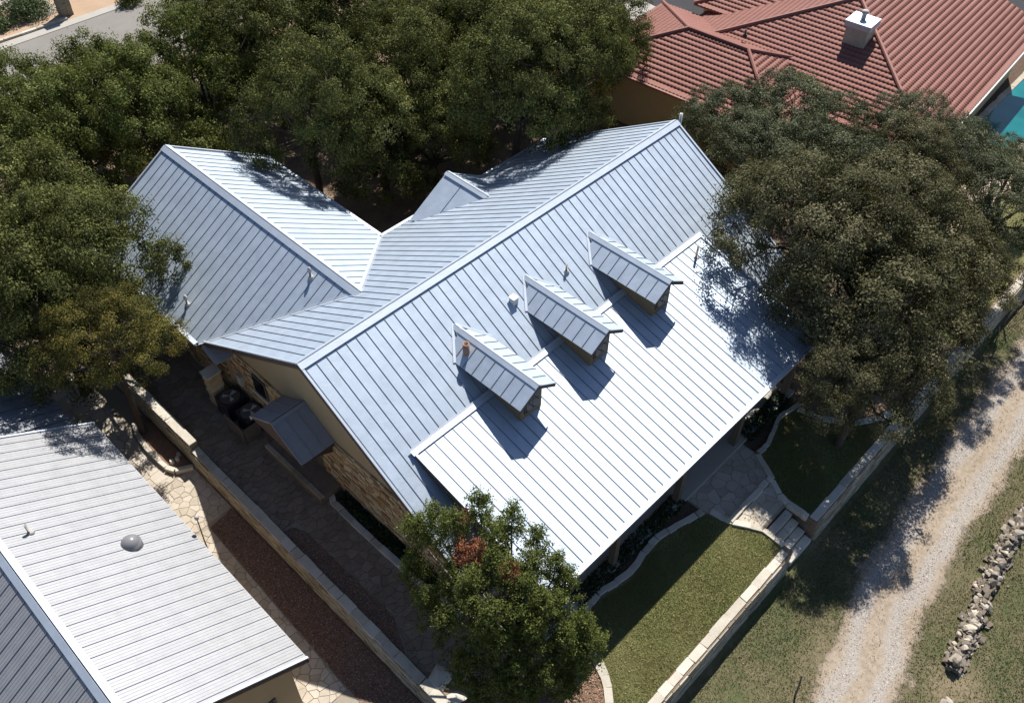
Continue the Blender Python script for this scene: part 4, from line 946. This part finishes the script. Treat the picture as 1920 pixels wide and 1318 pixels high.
t = thing('garden_lamp', 'thin leaning lamp pole with a small grey head beside the pale roof', 'lamp', (-4.0, 1.25, PATIO_Z))
b = MB(); b.tube([(-4.0, 1.25, PATIO_Z), (-4.05, .95, 1.0), (-4.13, .42, 2.85)], [.025, .022, .018], 8); b.build('pole', 'wood', t)
b = MB(); b.lathe((-4.13, .42, 2.83), [(.02, 0), (.065, .03), (.065, .12), (.02, .16)], 12); b.build('lamp_head', 'pvc', t, True)
# boulders where the garden wall ends
for i, (x_, y_, s_, lb) in enumerate(((-1.62, -7.3, .75, 'large pale boulder at the end of the garden wall'), (-1.05, -7.75, .6, 'pale boulder right of the large one by the garden wall end'), (-1.75, -8.1, .55, 'small pale boulder at the lower end of the garden wall'))):
    o = bpy.data.objects.new('boulder', ROCKS[i+3].copy()); o.data.materials.clear(); o.data.materials.append(MAT['capstone']); o.location = (x_, y_, .06); o.scale = (s_*1.3, s_*1.2, s_*.8); o.rotation_euler = (.1, .1, i*1.3); link(o); tag(o, lb, 'boulder')

# ------------------------------------------------------------------ red tiled house
RH = thing('red_tile_house', 'tan house with red clay tile roof and chimney at the top right', 'house', (28.5, -6.5, 0))
RH.rotation_euler = (0, 0, math.radians(4.5))
def tile_face(poly, parent=RH, tw=.205, th=.31):
    """tiled slope; first two points are the eave. Barrel profile and overlapping courses as geometry."""
    P = [Vector(p) for p in poly]; e = (P[1]-P[0]).normalized(); nrm = Vector((0, 0, 0))
    for i in range(1, len(P)-1): nrm += (P[i]-P[0]).cross(P[i+1]-P[0])
    nrm.normalize(); nrm = nrm if nrm.z > 0 else -nrm; u = nrm.cross(e).normalized(); u = u if u.z > 0 else -u
    q = [((p-P[0]).dot(e), (p-P[0]).dot(u)) for p in P]; s0, s1 = min(a[0] for a in q), max(a[0] for a in q); t1 = max(a[1] for a in q)
    ns = int((s1-s0)/tw)+1; ntl = int(t1/th)+1; k = 6
    S = s0+np.arange(ns*k+1)*tw/k; ph = (np.arange(ns*k+1) % k)/k
    hprof =   .027*np.clip(np.sin(np.pi*np.clip(ph/.68, 0, 1)), 0, 1)
    V = []; F = []
    for j in range(ntl):
        for tt, hh in ((j*th, .034), (j*th+th*.98, .012), ((j+1)*th-.002, .0)):
            V.append(np.stack([S, np.full_like(S, tt), hprof*(1 if hh else .2)+hh], 1))
    V = np.concatenate(V); w_ = len(S); rows = len(V)//w_; idx = np.arange(rows*w_).reshape(rows, w_)
    Fq = np.stack([idx[:-1, :-1], idx[:-1, 1:], idx[1:, 1:], idx[1:, :-1]], 2).reshape(-1, 4)
    cx, cy = V[Fq, 0].mean(1), V[Fq, 1].mean(1); Fq = Fq[np_inside(q, cx, cy)]
    use, inv = np.unique(Fq, return_inverse=True); V = V[use]; Fq = inv.reshape(-1, 4)
    E, Uv, Nn, O = (np.array(a) for a in (e, u, nrm, P[0])); W = O+V[:, :1]*E+V[:, 1:2]*Uv+V[:, 2:3]*Nn
    b = MB(); b.prism([p-nrm*.09 for p in P], nrm*.07); d = b.build('roof_slope', 'tilecap', parent)
    o = link(bpy.data.objects.new('tile_courses', np_mesh('tile_courses', W, Fq, 'tile')), d); o['kind'] = 'stuff'
    return d
def hip_roof(x0, x1, y0, y1, z, p, caps=True, axis_x=True):
    hw = (y1-y0)/2 if axis_x else (x1-x0)/2; zr = z+p*hw
    if axis_x:
        ym = (y0+y1)/2; A, Bp = (x0+hw, ym, zr), (x1, ym, zr)
        fs = [[(x0, y1, z), (x0, y0, z), A], [(x0, y0, z), (x1, y0, z), Bp, A], [(x1, y1, z), (x0, y1, z), A, Bp]]
        hl = [((x0, y0, z), A), ((x0, y1, z), A), (A, Bp)]
    else:
        xm = (x0+x1)/2; A, Bp = (xm, y0+hw, zr), (xm, y1-hw, zr)
        fs = [[(x0, y1, z), (x0, y0, z), A, Bp], [(x0, y0, z), (x1, y0, z), A], [(x1, y1, z), (x0, y1, z), Bp], [(x1, y0, z), (x1, y1, z), Bp, A]]
        hl = [((x0, y0, z), A), ((x1, y0, z), A), ((x0, y1, z), Bp), ((x1, y1, z), Bp), (A, Bp)]
    for f in fs: tile_face(f)
    for a_, b_ in hl:
        m = MB(); m.tube([Vector(a_)+Vector((0, 0, .07)), Vector(b_)+Vector((0, 0, .07))], [.095, .095], 8); m.build('hip_cap', 'tilecap', RH)
rp = .32
hip_roof(28.7, 44.6, -6.5, 8.25, 3.0, rp)
hip_roof(25.85, 33.55, -.45, 10.6, 3.0, rp, axis_x=False)
hip_roof(33.7, 46, .6, 8.8, 3.45, rp)
m = MB(); m.box(26.3, 33.1, .05, 10.1, 0, 2.95); m.build('wall', 'cream', RH)
m = MB(); m.box(29.2, 44.2, -5.9, 7.75, 0, 2.95); m.build('wall', 'cream', RH)
m = MB(); m.box(34.2, 45.5, 1.1, 8.4, 0, 3.4); m.build('wall', 'cream', RH)
gutter(RH, (28.7, -6.5, 3.0), (44.6, -6.5, 3.0), (0, -1, 0), 'white', .07, .08); gutter(RH, (25.85, -.45, 3.0), (25.85, 10.6, 3.0), (-1, 0, 0), 'tilecap')
b = MB(); b.box(33.1, 34.1, -.92, .18, 3.8, 5.3); ch = b.build('chimney', 'wallstone', RH)
b = MB(); b.box(33.0, 34.2, -1.02, .28, 5.302, 5.58); b.build('chimney_cap', 'trim', ch)
b = MB(); b.lathe((33.6, -.35, 5.58), [(.11, 0), (.11, .3), (.17, .31), (.17, .42), (.02, .46)], 14); b.build('flue', 'pvc', ch, True)
vent_pipe(RH, 'vent_pipe', (28.2, 1.7, 3.75), .05, .35, 'dark'); vent_pipe(RH, 'vent_pipe', (31.0, 4.3, 4.2), .05, .3, 'dark')
# pool and deck
sheet('pool_deck', [(28.5, -8.8), (36.5, -9.5), (60, -9.5), (60, -5.2), (28.5, -5.2)], .006, 'deck')
pw = [(36.4, -6.3), (37.6, -5.45), (46, -5.2), (46, -8.2), (39, -8.1), (37.2, -8.0), (36.3, -7.5), (36.1, -6.8)]
sheet('pool', pw, .02, 'water')
kerb('pool_coping', 'pale stone coping around the turquoise swimming pool', pw+[pw[0]], .3, .06, .6, 'flag', 0.0, 'coping')
# driveway and the shaded yard behind the red house
sheet('driveway', [(43.5, -3.4), (70, -3.4), (70, 9.5), (43.5, 9.5)], .008, 'darkasphalt'); sheet('planting_bed', [(30, -5.9), (70, -5.2), (70, -3.4), (30, -3.4)], .01, 'mulch')  # mulch sheet paints in house shade and dark plants beside the pool deck
sheet('driveway', [(36.6, 9.5), (60, 9.5), (60, 22), (37.2, 22)], .006, 'darkasphalt'); sheet('driveway', [(30, 11.2), (36.6, 11.2), (37.2, 22), (30, 22)], .007, 'concrete')

# ------------------------------------------------------------------ street at the top left
sheet('street', [(-40, 28.5), (60, 31.5), (60, 37.6), (15.5, 37.5), (-40, 38)], .006, 'asphalt')
sheet('pavement', [(-40, 38), (15.5, 37.5), (60, 37.6), (60, 38.25), (15.5, 38.2), (-40, 38.7)], .03, 'concrete')
sheet('sandy_lot', [(-40, 38.7), (15.5, 38.2), (60, 38.25), (60, 90), (-40, 90)], .01, 'sand')
kerb('street_kerb', 'pinkish concrete kerb along the far side of the street', [(2, 38.62), (10.3, 38.4)], .22, .14, 1.2, 'capstone', 0.0)
t = thing('gate_pillar', 'brown stone pillar with pale cap standing at the street kerb', 'pillar', (10.6, 39.0, 0)); z = 0
for i in range(12):
    for sx in (-1, 1): block('stone', t, (10.55+sx*.17, 39.05, z), .33, .66, .155, 0, 'mortar'); 
    z += .16
block('cap_stone', t, (10.55, 39.05, z), .82, .82, .1, 0, 'capstone')
b = MB(); b.box(10.4, 10.58, 38.69, 38.715, 1.45, 1.7); b.build('plaque', 'white', t)
def shrub(x, y, R, label, m='shrub', seed=0, n=3200, z0=0.0):
    r = np.random.default_rng(seed); d = r.standard_normal((n, 3)); d /= np.linalg.norm(d, axis=1)[:, None]; d[:, 2] = np.abs(d[:, 2])
    lob = 1+.25*np.sin(d[:, 0]*5+seed)*np.cos(d[:, 1]*6)+.15*np.sin(d[:, 2]*9); P = d*(R*lob*r.uniform(.45, 1.05, n))[:, None]*np.array([1, 1, .95])
    t = thing('shrub', label, 'shrub', (x, y, z0)); V, F, tn = leaf_quads(P+np.array([x, y, z0+.1]), d, .06, r)
    link(bpy.data.objects.new('foliage', np_mesh('foliage', V, F, m, tn)), t)
    b = MB(); b.tube([(x, y, z0-.05), (x+.05, y, z0+R*.6)], [.05, .03], 6); b.build('stem', 'bark', t)
shrub(8.9, 40.6, 1.35, 'round green shrub left of the gate pillar', seed=1, n=5200)
shrub(7.0, 40.0, .6, 'small grey green shrub at the far left of the street kerb', seed=2, n=1500)
shrub(7.2, 42.0, .8, 'green shrub at the top left picture corner', seed=3, n=2000)
shrub(14.0, 37.6, .8, 'dark shrub at the street edge near the top picture edge', 'oak', seed=4, n=1800)
tag(gravel('landscape_stones', [(8.6, 39.6), (10.6, 39.6), (10.4, 44), (8, 44)], 2600, lambda x, y: .02, .07, 'pebble', 9), 'pale river stones around the gate pillar', 'stones', kind='stuff')

# ------------------------------------------------------------------ rock wall, loose rocks, fence
t = thing('rock_wall', 'low dry pile of loose field rocks along the right side of the lane', 'wall', (13, -17.7, -1.05)); r_ = random.Random(5)
cl = [(9.7, -18.05), (10.6, -18.0), (12, -17.8), (13.4, -17.6), (15.2, -17.4), (17.5, -17.35), (20, -17.2)]
for i in range(290):
    x_ = r_.uniform(9.75, 18.2); yc_ = float(np.interp(x_, [c[0] for c in cl], [c[1] for c in cl])); v = max(-1.15, min(1.15, r_.gauss(0, .52)))
    y_ = yc_+v*.28; hz = (1-abs(v)/1.3)*r_.uniform(.1, .5); s_ = r_.choice((.2, .24, .28, .3, .34, .42))*r_.uniform(.75, 1.05)
    o = bpy.data.objects.new('stone', ROCKS[r_.randrange(10)]); o.location = (x_, y_, -1.12+hz+.06); o.scale = (s_, s_*r_.uniform(.8, 1.2), s_*r_.uniform(.7, 1.1)); o.rotation_euler = (r_.uniform(-.5, .5), r_.uniform(-.5, .5), r_.uniform(0, 6.28)); link(o, t)
b = MB()
for i in range(40): x_ = 9.9+i*.21; yc_ = float(np.interp(x_, [c[0] for c in cl], [c[1] for c in cl])); b.box(x_-.1, x_+.1, yc_-.2, yc_+.2, -1.2, -.92, 0, .06, r_)
for i in range(520):                                    # the small stuff between the stones
    x_ = r_.uniform(9.8, 18.3); yc_ = float(np.interp(x_, [c[0] for c in cl], [c[1] for c in cl])); v = r_.gauss(0, .5); h_ = max(.02, .42*(1-abs(v)))*r_.uniform(.5, 1); a_ = r_.uniform(.04, .1)
    b.box(x_-a_, x_+a_, yc_+v*.34-a_*.8, yc_+v*.34+a_*.8, -1.1+h_, -1.1+h_+a_*1.2, 0, a_*.45, r_)
o = b.build('rubble', 'rock', t); o['kind'] = 'stuff'
for i, (x_, y_, s_, lb) in enumerate(((8.62, -18.35, .3, 'pale loose rock at the bottom picture edge, left one'), (8.85, -18.5, .26, 'pale loose rock at the bottom picture edge, right one'))):
    o = bpy.data.objects.new('loose_rock', ROCKS[i]); o.location = (x_, y_, -1.0); o.scale = (s_*1.6, s_, s_); o.rotation_euler = (0, 0, i); link(o); tag(o, lb, 'rock')
def post(x, y, h, label, tx=0, ty=0):
    b = MB(); b.tube([(x, y, -1.3), (x+tx*.5, y+ty*.5, -1.05+h*.6), (x+tx, y+ty, -1.05+h)], [.035, .03, .028], 7); return tag(b.build('fence_post', 'wood'), label, 'post')
post(5.72, -15.05, 1.2, 'rusty bent stake at the bottom edge left of the lane', .1, .15)
post(24.6, -13.0, 1.1, 'leaning fence stake beside the lane under the oak', -.25, .2)
t = thing('wire_fence', 'wire fence with thin posts running beside the lane at the right edge', 'fence', (28, -12.75, -1.02))
for i in range(6): b = MB(); x_ = 25.8+i*2.2; b.tube([(x_, -12.75, -1.3), (x_, -12.75, .25)], [.035, .03], 7); b.build('post', 'wood', t)
for k in range(6): b = MB(); b.tube([(25.8, -12.75, -.95+.22*k), (36.8, -12.75, -.95+.22*k)], [.008, .008], 4); b.build('wire', 'dark', t)
